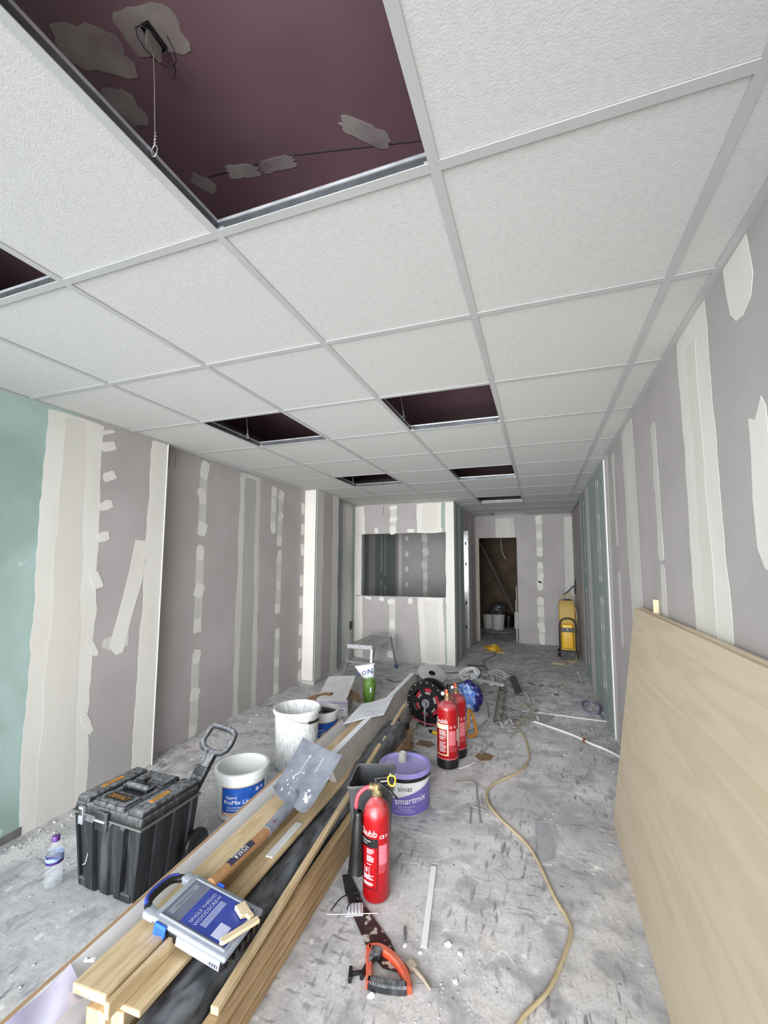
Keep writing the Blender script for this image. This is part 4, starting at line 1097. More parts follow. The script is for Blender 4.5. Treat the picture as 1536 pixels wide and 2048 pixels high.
lab = obj('black_band', wrap(bmesh.new(), F_, -.083, .006, .222, .258, 14), BLACKC, t)
bm = bmesh.new()
wrap(bm, F_, .003, .006, .062, .225, 1); wrap(bm, F_, -.083, .006, .060, .063, 14); obj('black_border', bm, BLACKC, t)
bm = bmesh.new(); cyl_text(bm, 'Chubb', .036, r, a0, -.095, .266); cyl_text(bm, 'Carbon Dioxide', .0085, r, a0, -.083, .244); cyl_text(bm, 'Fire Extinguisher', .006, r, a0, -.083, .234)
cyl_text(bm, 'CE', .019, r, a0, .012, .258); cyl_text(bm, 'D', .015, r, a0, .040, .26)
obj('white_lettering', bm, WPRINT, t, recalc=False)
bm = bmesh.new()
for (z0, z1, n) in ((.198, .214, 4), (.168, .188, 5), (.153, .156, 1), (.098, .112, 4), (.075, .084, 3)): lines(bm, r, a0, -.062 if z0 < .15 else -.045, -.012, z0, z1, n)
fz = cone_map(lambda z: r, a0, .0013)
prismz = [(-.048, .142), (-.040, .142), (-.044, .133), (-.038, .133), (-.048, .118), (-.045, .128), (-.051, .128)]
vs = [bm.verts.new(fz(*q)) for q in prismz]; bm.faces.new(vs)
for (x0, x1, z0, z1) in ((-.058, -.0565, .112, .147), (-.033, -.0315, .112, .147)): wrap(bm, fz, x0, x1, z0, z1, 1)
obj('instruction_print', bm, WPRINT, t, recalc=False)
bm = bmesh.new(); wrap(bm, F_, .011, .05, .155, .232, 8); obj('text_block', bm, REDL, t)
bm = bmesh.new(); lines(bm, r, a0, .011, .045, .125, .15, 5); obj('small_print', bm, REDL, t, recalc=False)
vb = obj('valve_body', LT([(0, .405), (.021, .405), (.0225, .409), (.0225, .417), (.019, .421), (.015, .424), (.015, .452), (.010, .456), (0, .456)], 24), BRASS, t, smooth=40)
b = bmesh.new(); lathe(b, [(0, 0), (.014, 0), (.015, .003), (.015, .03), (0, .03)], 18, T(-.004, 0, .436, 0, -PI / 2 + .2, 0)); obj('valve_outlet', b, BRASS, vb, smooth=40)
b = bmesh.new(); lathe(b, [(0, 0), (.008, 0), (.008, .02), (0, .02)], 14, T(.005, -.01, .43, PI / 2, 0, 0)); obj('safety_disc', b, BRASS, vb, smooth=40)
obj('discharge_pipe', TB(smoothpath([(-.028, 0, .438), (-.05, 0, .434), (-.078, -.002, .41), (-.088, -.004, .375), (-.088, -.004, .352)], 6), .0085, 12), REDH, t, smooth=60)
hn = obj('horn_collar', LT([(0, .335), (.0115, .335), (.0115, .356), (0, .356)], 18, M=T(-.088, -.004, 0)), BLACKC, t, smooth=40)
obj('horn', LT([(.012, .343), (.0165, .340), (.019, .333), (.019, .322), (.024, .30), (.0315, .18), (.036, .105), (.0375, .10), (.033, .103), (.027, .18), (.012, .33)], 28, M=T(-.088, -.004, 0) @ Matrix.Rotation(.03, 4, 'Y')), BLACKC, t, smooth=40)
b = bmesh.new(); bar(b, (-.006, 0, .475), (.055, -.002, .483), .02, .007, bev=.002); bar(b, (-.004, 0, .446), (-.004, 0, .478), .016, .012, (1, 0, 0), .002); obj('upper_lever', b, BLACKC, t, smooth=35)
b = bmesh.new(); bar(b, (.008, 0, .458), (.055, -.004, .428), .018, .006, bev=.002); bar(b, (.053, -.004, .429), (.09, -.01, .392), .014, .006, bev=.002); obj('carry_lever', b, BLACKC, t, smooth=35)
pr_ = obj('safety_pin', TB([(.015, -.012, .466), (.05, -.012, .468)], .002, 6), SILVER, t)
rg = smoothpath([(.052, -.014, .458), (.048, -.014, .482), (.06, -.016, .492), (.078, -.018, .486), (.078, -.018, .458), (.066, -.016, .449)], 4, True)
obj('pin_ring', TB(rg, .0034, 8, closed=True), YELLOW, t, smooth=50)

def foam(x, y, label, rz, nz):
    t = thing('fire_extinguisher', label, 'extinguisher', (x, y, 0), rz=rz, group='tall red extinguishers near the cable reel')
    r = .0735
    obj('cylinder', LT([(0, .062), (r, .062), (r, .385), (.0715, .402), (.063, .418), (.045, .432), (.028, .438), (.020, .44), (.018, .446), (.018, .462), (0, .462)], 44), RED, t, smooth=45)
    obj('black_base', LT([(0, .001), (.070, .001), (r + .001, .006), (r + .002, .06), (r + .001, .066), (r - .002, .068), (0, .068)], 44), BLACKC, t, smooth=40)
    obj('base_trim', LT([(r + .0008, .064), (r + .0022, .066), (r + .0022, .069), (r + .0008, .071)], 44), REDL, t, smooth=40)
    a0 = -PI / 2; F_ = cone_map(lambda z: r, a0, .0008)
    bm = bmesh.new()
    wrap(bm, F_, -.13, -.004, .265, .297, 16); wrap(bm, F_, -.013, -.004, .098, .266, 2); wrap(bm, F_, -.13, -.004, .092, .099, 16)
    obj('cream_frame', bm, CREAM, t)
    bm = bmesh.new(); cyl_text(bm, 'Chubb', .042, r, a0, -.122, .305); lines(bm, r, a0, -.075, -.02, .225, .255, 6); lines(bm, r, a0, -.075, -.02, .195, .215, 4); lines(bm, r, a0, -.075, -.02, .115, .18, 10)
    cyl_text(bm, 'U', .026, r, a0, .036, .272)
    obj('white_lettering', bm, WPRINT, t, recalc=False)
    bm = bmesh.new(); wrap(bm, F_, .0, .052, .158, .255, 8); obj('text_block', bm, REDL, t)
    bm = bmesh.new(); lines(bm, r, a0, .0, .06, .12, .15, 5); F3_ = cone_map(lambda z: r, a0, .001)
    vs = [bm.verts.new(F3_(.014 + .011 * math.cos(q * PI / 8), .278 + .012 * math.sin(q * PI / 8))) for q in range(16)]; bm.faces.new(vs)
    obj('small_print', bm, REDL, t, recalc=False)
    bm = bmesh.new(); wrap(bm, F3_, .066, .078, .18, .26, 3); obj('service_label', bm, WPRINT, t)
    obj('valve_body', LT([(0, .45), (.022, .45), (.022, .463), (.014, .468), (.013, .492), (0, .492)], 20), BRASS, t, smooth=40)
    b = bmesh.new(); bar(b, (-.004, 0, .462), (-.008, 0, .515), .02, .018, (1, 0, 0), .003); obj('orange_tag', b, ORANGE, t)
    b = bmesh.new(); bar(b, (-.03, 0, .505), (.062, -.002, .52), .018, .006, bev=.002); obj('upper_lever', b, BLACKC, t)
    b = bmesh.new(); bar(b, (.01, 0, .496), (.035, -.006, .478), .016, .005, bev=.001); bar(b, (.034, -.006, .479), (.062, -.012, .435), .014, .005, bev=.001); obj('carry_lever', b, BLACKC, t)
    g = obj('pressure_gauge', lathe(bmesh.new(), [(0, -.007), (.017, -.007), (.018, 0), (.017, .006), (0, .006)], 20, T(-.034, -.012, .492, PI / 2, 0, 0)), BLACKC, t, smooth=40)
    b = lathe(bmesh.new(), [(0, .0062), (.010, .0062), (.012, .0072), (0, .0072)], 16, T(-.034, -.012, .492, PI / 2, 0, 0)); obj('gauge_face', b, WPRINT, g)
    hs_ = [(-.012, .012, .485), (-.05, .05, .49), (-.03, .09, .44), (.0, .085, .3), (.01, .083, .14)]
    obj('hose', TB(smoothpath(hs_, 5), .008, 8), BLACKC, t, smooth=60)
    return t
foam(.148, 2.215, 'taller red extinguisher with cream-framed label, nearer of the pair by the reel', math.radians(19), 0)
foam(.176, 2.392, 'tall red extinguisher mostly hidden behind the other, farther of the pair', math.radians(30), 1)

# ================================================================== cable reel
t = thing('cable_reel', 'black cable reel with red cable standing on edge behind the timber', 'cable reel', (-.158, 2.90, .196), rot=(PI / 2, 0, math.radians(-14)))
# local: axle along z (towards the camera is +z), discs in xy
def flange(z0, z1, R=.19, holes=True):
    bm = bmesh.new(); n = 60
    prof = [(.028, z0), (R - .004, z0), (R, z0 + .003), (R, z1 - .003), (R - .004, z1), (.16, z1), (.157, z1 - .004), (.075, z1 - .004), (.072, z1), (.028, z1)]
    lathe(bm, prof, n, close=True); return bm
def spoked(z0, z1):
    """flange disc with six windows"""
    bm = bmesh.new(); n = 72
    rad = [.03, .07, .078, .135, .142, .16, .19]
    def open_(i, k): return k == 2 and (i % 12) in (1, 2, 3, 4, 5, 6, 7)
    V = {}
    def v(i, k, z):
        key = (i % n, k, z)
        if key not in V:
            a = 2 * PI * i / n; V[key] = bm.verts.new((rad[k] * math.cos(a), rad[k] * math.sin(a), z + (.004 if (k >= 5 and z == z1) else 0)))
        return V[key]
    for i in range(n):
        for k in range(6):
            if open_(i, k): continue
            bm.faces.new((v(i, k, z1), v(i, k + 1, z1), v(i + 1, k + 1, z1), v(i + 1, k, z1)))
            bm.faces.new((v(i, k, z0), v(i + 1, k, z0), v(i + 1, k + 1, z0), v(i, k + 1, z0)))
            if k == 0 or open_(i, k - 1): bm.faces.new((v(i, k, z0), v(i, k, z1), v(i + 1, k, z1), v(i + 1, k, z0)))
            if k == 5 or open_(i, k + 1): bm.faces.new((v(i, k + 1, z0), v(i + 1, k + 1, z0), v(i + 1, k + 1, z1), v(i, k + 1, z1)))
            if open_(i - 1, k): bm.faces.new((v(i, k, z0), v(i, k + 1, z0), v(i, k + 1, z1), v(i, k, z1)))
            if open_(i + 1, k): bm.faces.new((v(i + 1, k, z0), v(i + 1, k, z1), v(i + 1, k + 1, z1), v(i + 1, k + 1, z0)))
    return bm
fl1 = obj('front_flange', spoked(.05, .058), BLACKC, t, smooth=35)
obj('rear_flange', flange(-.058, -.050), BLACKC, t, smooth=35)
for k in range(18):
    a = 2 * PI * k / 18; b = bmesh.new(); bar(b, (.16 * math.cos(a), .16 * math.sin(a), .061), (.186 * math.cos(a), .186 * math.sin(a), .061), .006, .004); obj('rim_rib', b, BLACKC, fl1)
    b = bmesh.new(); lathe(b, [(0, 0), (.004, .0008), (.0035, .002), (0, .0028)], 8, T(.175 * math.cos(a + .12), .175 * math.sin(a + .12), .062)); obj('rim_stud', b, WPRINT, fl1)
cb = bmesh.new()
for L_ in range(2):
    for k in range(6): tube(cb, [((.112 - L_ * .013) * math.cos(q * PI / 16), (.112 - L_ * .013) * math.sin(q * PI / 16), -.045 + k * .0165) for q in range(32)], .0075, 6, closed=True)
obj('red_cable', cb, mat('red_cable', (160, 40, 54), None, .5), t, smooth=60)
obj('drum_core', LT([(0, -.05), (.088, -.05), (.088, .05), (0, .05)], 32), GREYC, t, smooth=40)
obj('hub_ring', LT([(.02, .05), (.036, .05), (.036, .075), (.028, .078), (.02, .075)], 28, close=True), GREYP, t, smooth=40)
b = bmesh.new(); tube(b, [(0, -.085, .082), (0, .02, .082)], .010, 10); tube(b, [(0, -.192, .082), (0, -.085, .082)], .009, 10); obj('stand_leg', b, GREYP, t, smooth=50)
b = bmesh.new(); tube(b, [(0, .0, -.07), (0, .0, .088)], .012, 12); obj('axle', b, GREYP, t, smooth=50)
c = thing('cable_plug', 'yellow connector with black end on the floor in front of the black reel', 'plug', (-.085, 2.715, .014), rz=-.45)
obj('plug_body', LT([(0, 0), (.009, 0), (.013, .008), (.014, .04), (.010, .06), (0, .062)], 14, M=Matrix.Rotation(PI / 2, 4, 'Y')), YELLOW, c, smooth=40)
obj('plug_end', LT([(0, 0), (.013, 0), (.0138, .03), (0, .032)], 14, M=T(-.03, 0, 0) @ Matrix.Rotation(PI / 2, 4, 'Y')), BLACKC, c, smooth=40)
tag(obj('red_flex', TB(smoothpath([(-.28, 2.72, .12), (-.2, 2.66, .115), (-.1, 2.62, .108), (0, 2.64, .10), (.03, 2.72, .03), (.02, 2.85, .006)], 6), .0045, 8), mat('pink_flex', (176, 66, 84), None, .5), smooth=60), 'loose pink-red cable crossing in front of the black reel', 'cable')
# empty drum leaning behind
t = thing('empty_cable_drum', 'grey empty cable drum lying tilted behind the black reel', 'cable drum', (-.262, 3.42, .30), rot=(math.radians(19), math.radians(20), 0))
def disc(z0, z1, R): return LT([(.036, z0), (R, z0), (R + .002, (z0 + z1) / 2), (R, z1), (.036, z1)], 40, close=True)
d_ = obj('top_disc', disc(.0, .010, .142), mat('grey_drum_plastic', (176, 178, 180), (160, 162, 165), .55, scale=8, dust=.4), t, smooth=35)
obj('bottom_disc', disc(-.10, -.09, .142), GREYP, t, smooth=35)
obj('drum_core', LT([(.036, -.09), (.055, -.09), (.055, 0), (.036, 0)], 28, close=True), GREYP, t, smooth=35)
obj('centre_hole', LT([(0, -.012), (.0355, -.012), (.0355, .0104), (.031, .0106), (.029, -.006), (0, -.006)], 24), BLACKC, t, smooth=40)
for (x, y) in ((-.085, .03), (.082, -.03)):
    b = bmesh.new(); box(b, x - .018, x + .018, y - .013, y + .013, .0100, .0106); obj('print_block', b, mat('drum_print', (112, 112, 116), None, .6), d_)
    b = bmesh.new()
    for q in range(4): box(b, x - .013, x + .013, y - .009 + q * .006, y - .007 + q * .006, .0106, .011)
    obj('print_lines', b, WPRINT, d_)

# ================================================================== hop-up step
t = thing('step_platform', 'dusty aluminium folding step platform in front of the partition', 'step platform', (-1.245, 4.24, 0))
px0, px1, py0, py1, zt = -.155, .150, -.37, .37, .445
obj('plank', box(bmesh.new(), px0, -.004, py0, py1, zt - .022, zt, .004), ALU, t); obj('plank', box(bmesh.new(), .004, px1, py0, py1, zt - .022, zt, .004), ALU, t)
for s, y in ((-1, py0), (1, py1)):
    obj('end_cap', BX(px0 - .006, px1 + .006, min(y, y + s * .02), max(y, y + s * .02), zt - .045, zt + .002, .003), SILVER, t)
    for x in (px0 + .012, px1 - .012):
        sx = -1 if x < 0 else 1
        a_, b_ = (x, y - s * .02, zt - .03), (x + sx * .035, y + s * .10, .02)
        b = bmesh.new(); bar(b, a_, b_, .028, .022, bev=.003); lg = obj('leg', b, ALU, t)
        b = bmesh.new(); bar(b, (x + sx * .030, y + s * .085, .05), (x + sx * .036, y + s * .105, .001), .034, .03, bev=.003); obj('rubber_foot', b, mat('blue_foot', (58, 88, 122), None, .6), lg)
    for z, k in ((.25, .0), (.40, 0)):
        f = (zt - .03 - z) / (zt - .05); yy = y - s * .02 + s * .12 * f; e = .035 * f
        b = bmesh.new(); bar(b, (px0 + .012 - e, yy, z), (px1 - .012 + e, yy, z), .024, .018, bev=.002); obj('rung', b, ALU, t)
for x in (px0 + .02, px1 - .02):
    b = bmesh.new(); bar(b, (x, py0 + .02, zt - .04), (x, py1 - .02, zt - .04), .012, .03, bev=.002); obj('side_rail', b, ALU, t)
for s in (-1, 1):
    b = bmesh.new(); bar(b, (px1 - .02, s * .2, zt - .05), (px1 + .005, s * .40, .25), .018, .006); obj('stay', b, GALV, t)

# ================================================================== carton and things on it
t = thing('carton', 'white carton with purple stripes standing by the left-hand buckets', 'carton', (-1.105, 2.96, 0), rz=math.radians(16.8))
bw, bd2, bh = .1425, .17, .14
obj('carton_body', BX(-bw, bw, -bd2, bd2, 0, bh, .003), BOXW, t)
b = bmesh.new()
for z in (.112, .124): box(b, -bw, bw + .001, -bd2 - .0012, -bd2, z, z + .005)
for k in range(4): box(b, .055, bw + .0008, -bd2 - .0012, -bd2, .105 - k * .009, .108 - k * .009)
obj('purple_stripe', b, mat('purple_ink', (92, 56, 140), None, .6), t)
b = bmesh.new(); text(b, 'JT', .055, lambda x, y: (.085 + x, -bd2 - .0014, .022 + y), 0, 0, sx=.9); obj('carton_lettering', b, mat('purple_ink', (92, 56, 140)), t, recalc=False)
obj('grey_side', BX(bw, bw + .0015, -bd2 + .01, bd2 - .01, .01, bh - .01), GREYC, t)  # right side of the carton faced in grey
for s in (0, 1): obj('top_flap', BX(-bw, bw, -bd2 + s * bd2 + .002, s * bd2 - .002, bh, bh + .004, .001), BROWNC, t)
t = thing('board_offcut', 'grey plasterboard offcut lying tilted on top of the white carton', 'board offcut')
def quad(A, B, C, D, lift=0):
    A, B, C, D = map(Vector, (A, B, C, D)); up_ = Vector((0, 0, lift))
    return lambda u, v: (A * (1 - u) + B * u) * (1 - v) + (D * (1 - u) + C * u) * v + up_
CQ = ((-1.187, 2.736, .150), (-.921, 2.817, .150), (-1.022, 3.245, .252), (-1.267, 3.12, .252))
obj('board_core', sheet(quad(*CQ), 2, 2, .010), BOXW, t); obj('grey_face', sheet(quad(*CQ, .0012), 2, 2, .0008), GREYC, t)
b = prism(bmesh.new(), [(0, 0), (.10, -.05), (.15, .02), (.09, .14), (.02, .12)], 0, .004); o = obj('cardboard_flap', b, BROWNC); o.location = (-.955, 2.93, .145); o.rotation_euler = (.2, .35, .5); tag(o, 'torn brown cardboard flap hanging off the right edge of the white carton', 'cardboard')
b = prism(bmesh.new(), [(0, 0), (.09, -.02), (.10, .06), (.0, .10)], 0, .004); o = obj('cardboard_flap', b, BROWNC); o.location = (-1.24, 2.74, .125); o.rotation_euler = (.1, -.4, .9); tag(o, 'brown cardboard flap sticking out left of the white carton', 'cardboard')
rp = smoothpath([(-1.205, 2.765, .168), (-1.175, 2.805, .180), (-1.13, 2.825, .186), (-1.10, 2.82, .186), (-1.085, 2.845, .19)], 8)
t = thing('perforated_bead', 'short curved brown perforated strip lying on the grey offcut', 'strip')
o_ = obj('strip_body', TB(rp, .013, 8), mat('brown_strip', (120, 92, 66), (96, 72, 52), .7, scale=30), t, smooth=60)
for i in range(3, len(rp) - 2, 3):
    b = lathe(bmesh.new(), [(0, 0), (.0045, .0006), (0, .0018)], 8, T(rp[i].x, rp[i].y, rp[i].z + .0122)); obj('perforation', b, CREAM, o_)
# sack standing behind the carton
t = thing('sack', 'crumpled green and white sack standing behind the white carton', 'sack', (-.895, 3.31, 0), rz=math.radians(16))
def sackfn(z0, z1, green):
    bm = bmesh.new(); n = 28; k = 26; R = []
    for j in range(k + 1):
        z = z0 + (z1 - z0) * j / k; q = z / .39
        wx = (.052 + .012 * math.sin(q * 5)) if q < .55 else .052 + (.06 * ((q - .55) / .45))
        wy = .05 - .022 * q
        ox = -.005 if q < .55 else -.005 - .06 * ((q - .55) / .45) ** 1.0
        row = []
        for i in range(n):
            a = 2 * PI * i / n
            w = 1 + .10 * pnoise(Vector((math.cos(a) * 2, math.sin(a) * 2, z * 16))) + .07 * pnoise(Vector((math.cos(a) * 6, math.sin(a) * 6, z * 40)))
            tilt = .05 * max(0, q - .6) * math.cos(a)
            row.append(bm.verts.new((ox + wx * math.cos(a) * w, wy * math.sin(a) * w, z + tilt)))
        R.append(row)
    for A, B in zip(R, R[1:]):
        for i in range(n): bm.faces.new((A[i], A[(i + 1) % n], B[(i + 1) % n], B[i]))
    bm.faces.new(R[0][::-1])
    if not green: bm.faces.new(R[-1])
    else: bm.faces.new(R[-1])
    return bm
obj('green_lower_part', sackfn(.001, .245, True), BAGG, t, smooth=60)
up = obj('white_upper_part', sackfn(.23, .365, False), BAGW, t, smooth=60)
b = bmesh.new(); mI = mat('blue_ink', (34, 76, 150), None, .5)
text(b, 'N', .075, lambda x, y: (.005 + x * 1, -.052 + .1 * x, .285 + y + x * .25), 0, 0); text(b, 'O', .06, lambda x, y: (-.055 + x, -.05 + .05 * x, .272 + y + x * .2), 0, 0)
text(b, 'B', .05, lambda x, y: (-.118 + x, -.044 + .0 * x, .258 + y), 0, 0)
obj('sack_lettering', b, mI, up, recalc=False)
b = bmesh.new(); wrap(b, lambda x, y: (x, -.050, y), .01, .025, .10, .15, 1); obj('white_panel', b, WPRINT, t)
for (x, y, z, s, l) in ((-.69, 3.62, .0, .07, 'crumpled red wrapper on the floor behind the sack'),):
    b = bmesh.new(); bmesh.ops.create_icosphere(b, subdivisions=3, radius=s)
    for v in b.verts: v.co *= 1 + .35 * pnoise(v.co * 22); v.co.z = max(v.co.z * .6 + s * .5, .001)
    o = obj('wrapper', b, mat('wrapper_film', (150, 120, 112), (186, 44, 50), .5, scale=9, lo=.5, hi=.58), smooth=50); o.location = (x, y, z); tag(o, l, 'wrapper')
b = bmesh.new(); prism(b, [(-.16, -.1), (.13, -.14), (.17, .09), (-.1, .13)], 0, .006); o = obj('cardboard_sheet', b, BROWNC); o.location = (-.62, 3.95, .001); tag(o, 'flat dirty brown cardboard on the floor by the step platform', 'cardboard')
tag(obj('floor_cable', TB(smoothpath([(-1.0, 4.12, .006), (-.86, 4.05, .006), (-.72, 4.2, .006), (-.55, 4.3, .006), (-.4, 4.62, .006), (-.2, 4.75, .006)], 8), .005, 6), mat('dark_cable', (96, 94, 92), None, .6), smooth=60), 'dark cable trailing over the floor from under the step platform', 'cable')

# ================================================================== oak veneered sheets against the right wall
def lean(name, label, y0, y1, off, thick, mt, hgt=1.165):
    b0, t0 = Vector((1.137 + off, 0, .001)), Vector((1.292 + off, 0, hgt))
    x = Vector((0, 1, 0)); y = (t0 - b0).normalized(); z = x.cross(y)      # z points into the room or the wall
    o = obj(name, box(bmesh.new(), 0, y1 - y0, 0, (t0 - b0).length, 0, thick, .0012), mt)
    Mx = Matrix((x, y, z)).transposed().to_4x4(); Mx.translation = (b0.x, y0, b0.z); o.matrix_world = Mx
    return tag(o, label, 'sheet')
lean('oak_veneer_sheet', 'large oak veneered sheet leaning on the right wall, front one', -.55, 1.872, .0, .017, OAKV, 1.165)
lean('oak_veneer_sheet', 'second oak veneered sheet behind the front one, only its top edge showing', -.55, 1.80, .0195, .017, OAKV, 1.172)
t = obj('white_batten', box(bmesh.new(), -.012, .012, -.006, .006, 0, 1.235, .002), PALE); t.location = (1.326, 1.545, 0); tag(t, 'thin pale batten standing behind the oak veneered sheets', 'batten')

# ================================================================== hand saw and small items in the foreground
t = thing('hand_saw', 'hand saw with orange and black handle lying on the floor', 'saw')
def V2(*p): return [Vector(q) for q in p]
b = prism(bmesh.new(), [(-.086, 1.010), (-.057, 1.027), (.01, .957), (.053, .905), (.150, .828), (.232, .765), (.325, .664), (.24, .66), (.172, .70), (.10, .775), (.016, .865), (-.03, .925)], .0045, .0062)
sb_ = obj('blade', b, SAWB, t)
b = prism(bmesh.new(), [(-.0865, 1.0105), (-.0565, 1.0275), (.0105, .9575), (.030, .934), (-.004, .897), (-.0305, .9245)], .0043, .0065); obj('dark_blade_tip', b, SAWD, sb_)
b = bmesh.new()
A_, B_ = Vector((-.057, 1.027)), Vector((.325, .664))
n_ = 60; dd_ = (B_ - A_) / n_; nn = Vector((dd_.y, -dd_.x)).normalized() * -1
TE = [Vector(q) for q in ((-.057, 1.027), (.01, .957), (.053, .905), (.150, .828), (.232, .765))]
for a_, b_ in zip(TE, TE[1:]):
    L_ = (b_ - a_).length; m_ = int(L_ / .006); d_ = (b_ - a_) / m_; nrm = Vector((-d_.y, d_.x)).normalized()
    for k in range(m_): prism(b, [tuple(a_ + d_ * k), tuple(a_ + d_ * (k + 1)), tuple(a_ + d_ * (k + .5) + nrm * .0035)], .0046, .0061)
obj('teeth', b, SAWD, sb_)
# handle: flat D with finger hole, built round its outline
hz = .006
out = smoothpath([(.166, .700, hz), (.20, .722, hz), (.235, .728, hz), (.27, .712, hz), (.305, .695, hz), (.332, .672, hz), (.348, .640, hz), (.352, .618, hz)], 4)
hb_ = bmesh.new()
def ribbon(bm, path, w, z0, z1):
    n = len(path); rows = []
    for i, p in enumerate(path):
        tt = path[min(i + 1, n - 1)] - path[max(i - 1, 0)]; tt.z = 0; tt.normalize(); nr = Vector((-tt.y, tt.x, 0))
        wi = w[i] if isinstance(w, list) else w
        rows.append([bm.verts.new((p.x + nr.x * s * wi, p.y + nr.y * s * wi, z)) for s, z in ((-1, z0), (-1, z1 * .8), (-.6, z1), (.6, z1), (1, z1 * .8), (1, z0))])
    for A, B in zip(rows, rows[1:]):
        for j in range(6): bm.faces.new((A[j], A[(j + 1) % 6], B[(j + 1) % 6], B[j]))
    bm.faces.new(rows[0][::-1]); bm.faces.new(rows[-1])
ribbon(hb_, smoothpath([(.172, .702, 0), (.205, .716, 0), (.25, .706, 0), (.29, .684, 0), (.322, .655, 0), (.343, .622, 0), (.348, .606, 0)], 5), .0135, .002, .026)
obj('handle_back', hb_, ORANGE, t, smooth=40)
hb_ = bmesh.new(); ribbon(hb_, smoothpath([(.170, .706, 0), (.182, .675, 0), (.197, .640, 0), (.212, .605, 0), (.222, .578, 0)], 5), .011, .002, .026); obj('handle_front', hb_, ORANGE, t, smooth=40)
hb_ = bmesh.new(); ribbon(hb_, smoothpath([(.214, .590, 0), (.26, .592, 0), (.31, .602, 0), (.342, .612, 0)], 5), .014, .002, .026); gr_ = obj('black_grip', hb_, BLACKP, t, smooth=40)
for k in range(13):
    x = .222 + k * .0088; y = .590 + (k / 12) ** 1.3 * .02
    hb_ = bmesh.new(); bar(hb_, (x, y - .0145, .018), (x, y + .0145, .018), .004, .019, bev=.0015); obj('grip_rib', hb_, BLACKP, gr_)
hb_ = prism(bmesh.new(), [(.183, .706), (.205, .712), (.225, .702), (.222, .68), (.205, .665), (.196, .64), (.188, .662)], .01, .0272); obj('black_inlay', hb_, BLACKP, t)
t = thing('black_spacer', 'small black plastic spacer lying beside the saw handle', 'spacer', (.168, .604, .0))
for (x, y, a) in ((-.022, -.008, 1.9), (.018, .016, 1.5)):
    b = bmesh.new(); bar(b, (x - .022 * math.cos(a), y - .022 * math.sin(a), .011), (x + .022 * math.cos(a), y + .022 * math.sin(a), .011), .012, .02, bev=.003); obj('end_block', b, BLACKC, t)
b = bmesh.new(); bar(b, (-.018, -.006, .012), (.014, .012, .012), .008, .012, bev=.002); obj('link', b, BLACKC, t)
t = thing('blister_pack', 'small clear blister pack lying on the saw blade', 'blister pack', (.045, .852, .0065), rz=.42)
obj('card', BX(-.036, .036, -.032, .032, 0, .002, .0006), mat('frost_card', (208, 208, 216), None, .4), t)
for k in range(4):
    b = box(bmesh.new(), -.026 + k * .014, -.016 + k * .014, -.024, .024, .0018, .010, .003); obj('blister', b, mat('blister_frost', (222, 222, 230), None, .18, alpha=.7), t, smooth=40)
tag(obj('cable_tie', TB(smoothpath([(-.045, .82, .004), (-.03, .87, .015), (.0, .905, .022), (.035, .92, .018), (.045, .895, .0155), (.03, .868, .022), (.018, .846, .0185), (.024, .830, .0175)], 8), .0024, 6), BLACKC, smooth=60), 'curled black cable tie over the tip of the saw', 'cable tie')
tag(obj('white_rod', TB([(-.045, .788, .0125), (.145, .862, .0125)], .0014, 6), CABLEW, smooth=60), 'very thin white rod lying across the saw blade', 'rod')
t = thing('white_profile', 'straight white strip lying alone on the floor right of the saw', 'strip', (.3545, .783, 0), rz=math.atan2(.42, -.0635))
obj('face', BX(0, .425, -.0115, .0115, .004, .0065, .0005), WPRINT, t); obj('flange', BX(0, .425, .0095, .0115, 0, .0045), WHITEP, t); obj('flange', BX(0, .425, -.0115, -.0095, 0, .0045), WHITEP, t)
for k in range(8): obj('chipped_edge', BX(.03 + k * .05, .045 + k * .05, -.0118, -.0098, .0062, .0072, .0003), WPRINT, t)

# ================================================================== hose, pipes, cables on the floor
HP = [(.62, .45), (.699, .636), (.789, .777), (.864, 1.002), (.860, 1.09), (.817, 1.186), (.711, 1.478), (.55, 1.681), (.465, 1.833), (.468, 2.015), (.631, 2.273), (.680, 2.45), (.682, 2.569), (.645, 2.839), (.575, 3.082), (.60, 3.2), (.665, 3.42), (.66, 3.6), (.60, 3.75)]
tag(obj('tan_hose', TB(smoothpath([(x, y, .0085) for x, y in HP], 8), .0075, 8), HOSE, smooth=60), 'long tan hose snaking over the middle of the floor', 'hose')
tag(obj('white_conduit', TB(smoothpath([(.715, 3.24, .013), (.84, 3.16, .013), (1.02, 3.03, .013), (1.14, 2.9, .013), (1.235, 2.82, .013), (1.31, 2.72, .013)], 5), .010, 8), CABLEW, smooth=60), 'white plastic conduit running to the foot of the right wall', 'pipe')
b = bmesh.new(); bar(b, (1.085, 2.955, .013), (1.10, 2.942, .013), .026, .026, bev=.003); tag(obj('conduit_coupling', b, mat('rusty_clip', (120, 70, 48), None, .7)), 'rusty brown clip on the white conduit', 'clip')
t = thing('white_trunking_length', 'straight white trunking strip lying crosswise in front of the right wall', 'trunking', (.555, 3.545, 0), rz=-.058)
obj('base', BX(0, .40, -.012, .012, 0, .008, .001), CABLEW, t); obj('base', BX(.42, .77, -.014, .010, 0, .008, .001), CABLEW, t); obj('bracket', BX(.39, .43, -.016, .016, 0, .012, .002), GALV, t)
tag(obj('purple_cable_coil', TB(smoothpath([(1.15, 3.84, .012), (1.18, 3.98, .02), (1.29, 3.98, .012), (1.325, 3.82, .008), (1.25, 3.64, .008), (1.17, 3.70, .018), (1.16, 3.86, .03), (1.24, 3.97, .03), (1.31, 3.86, .02), (1.29, 3.66, .008), (1.31, 3.53, .008)], 7), .0065, 6), CABLEP, smooth=60), 'loose purple cable coil against the foot of the right wall', 'cable')
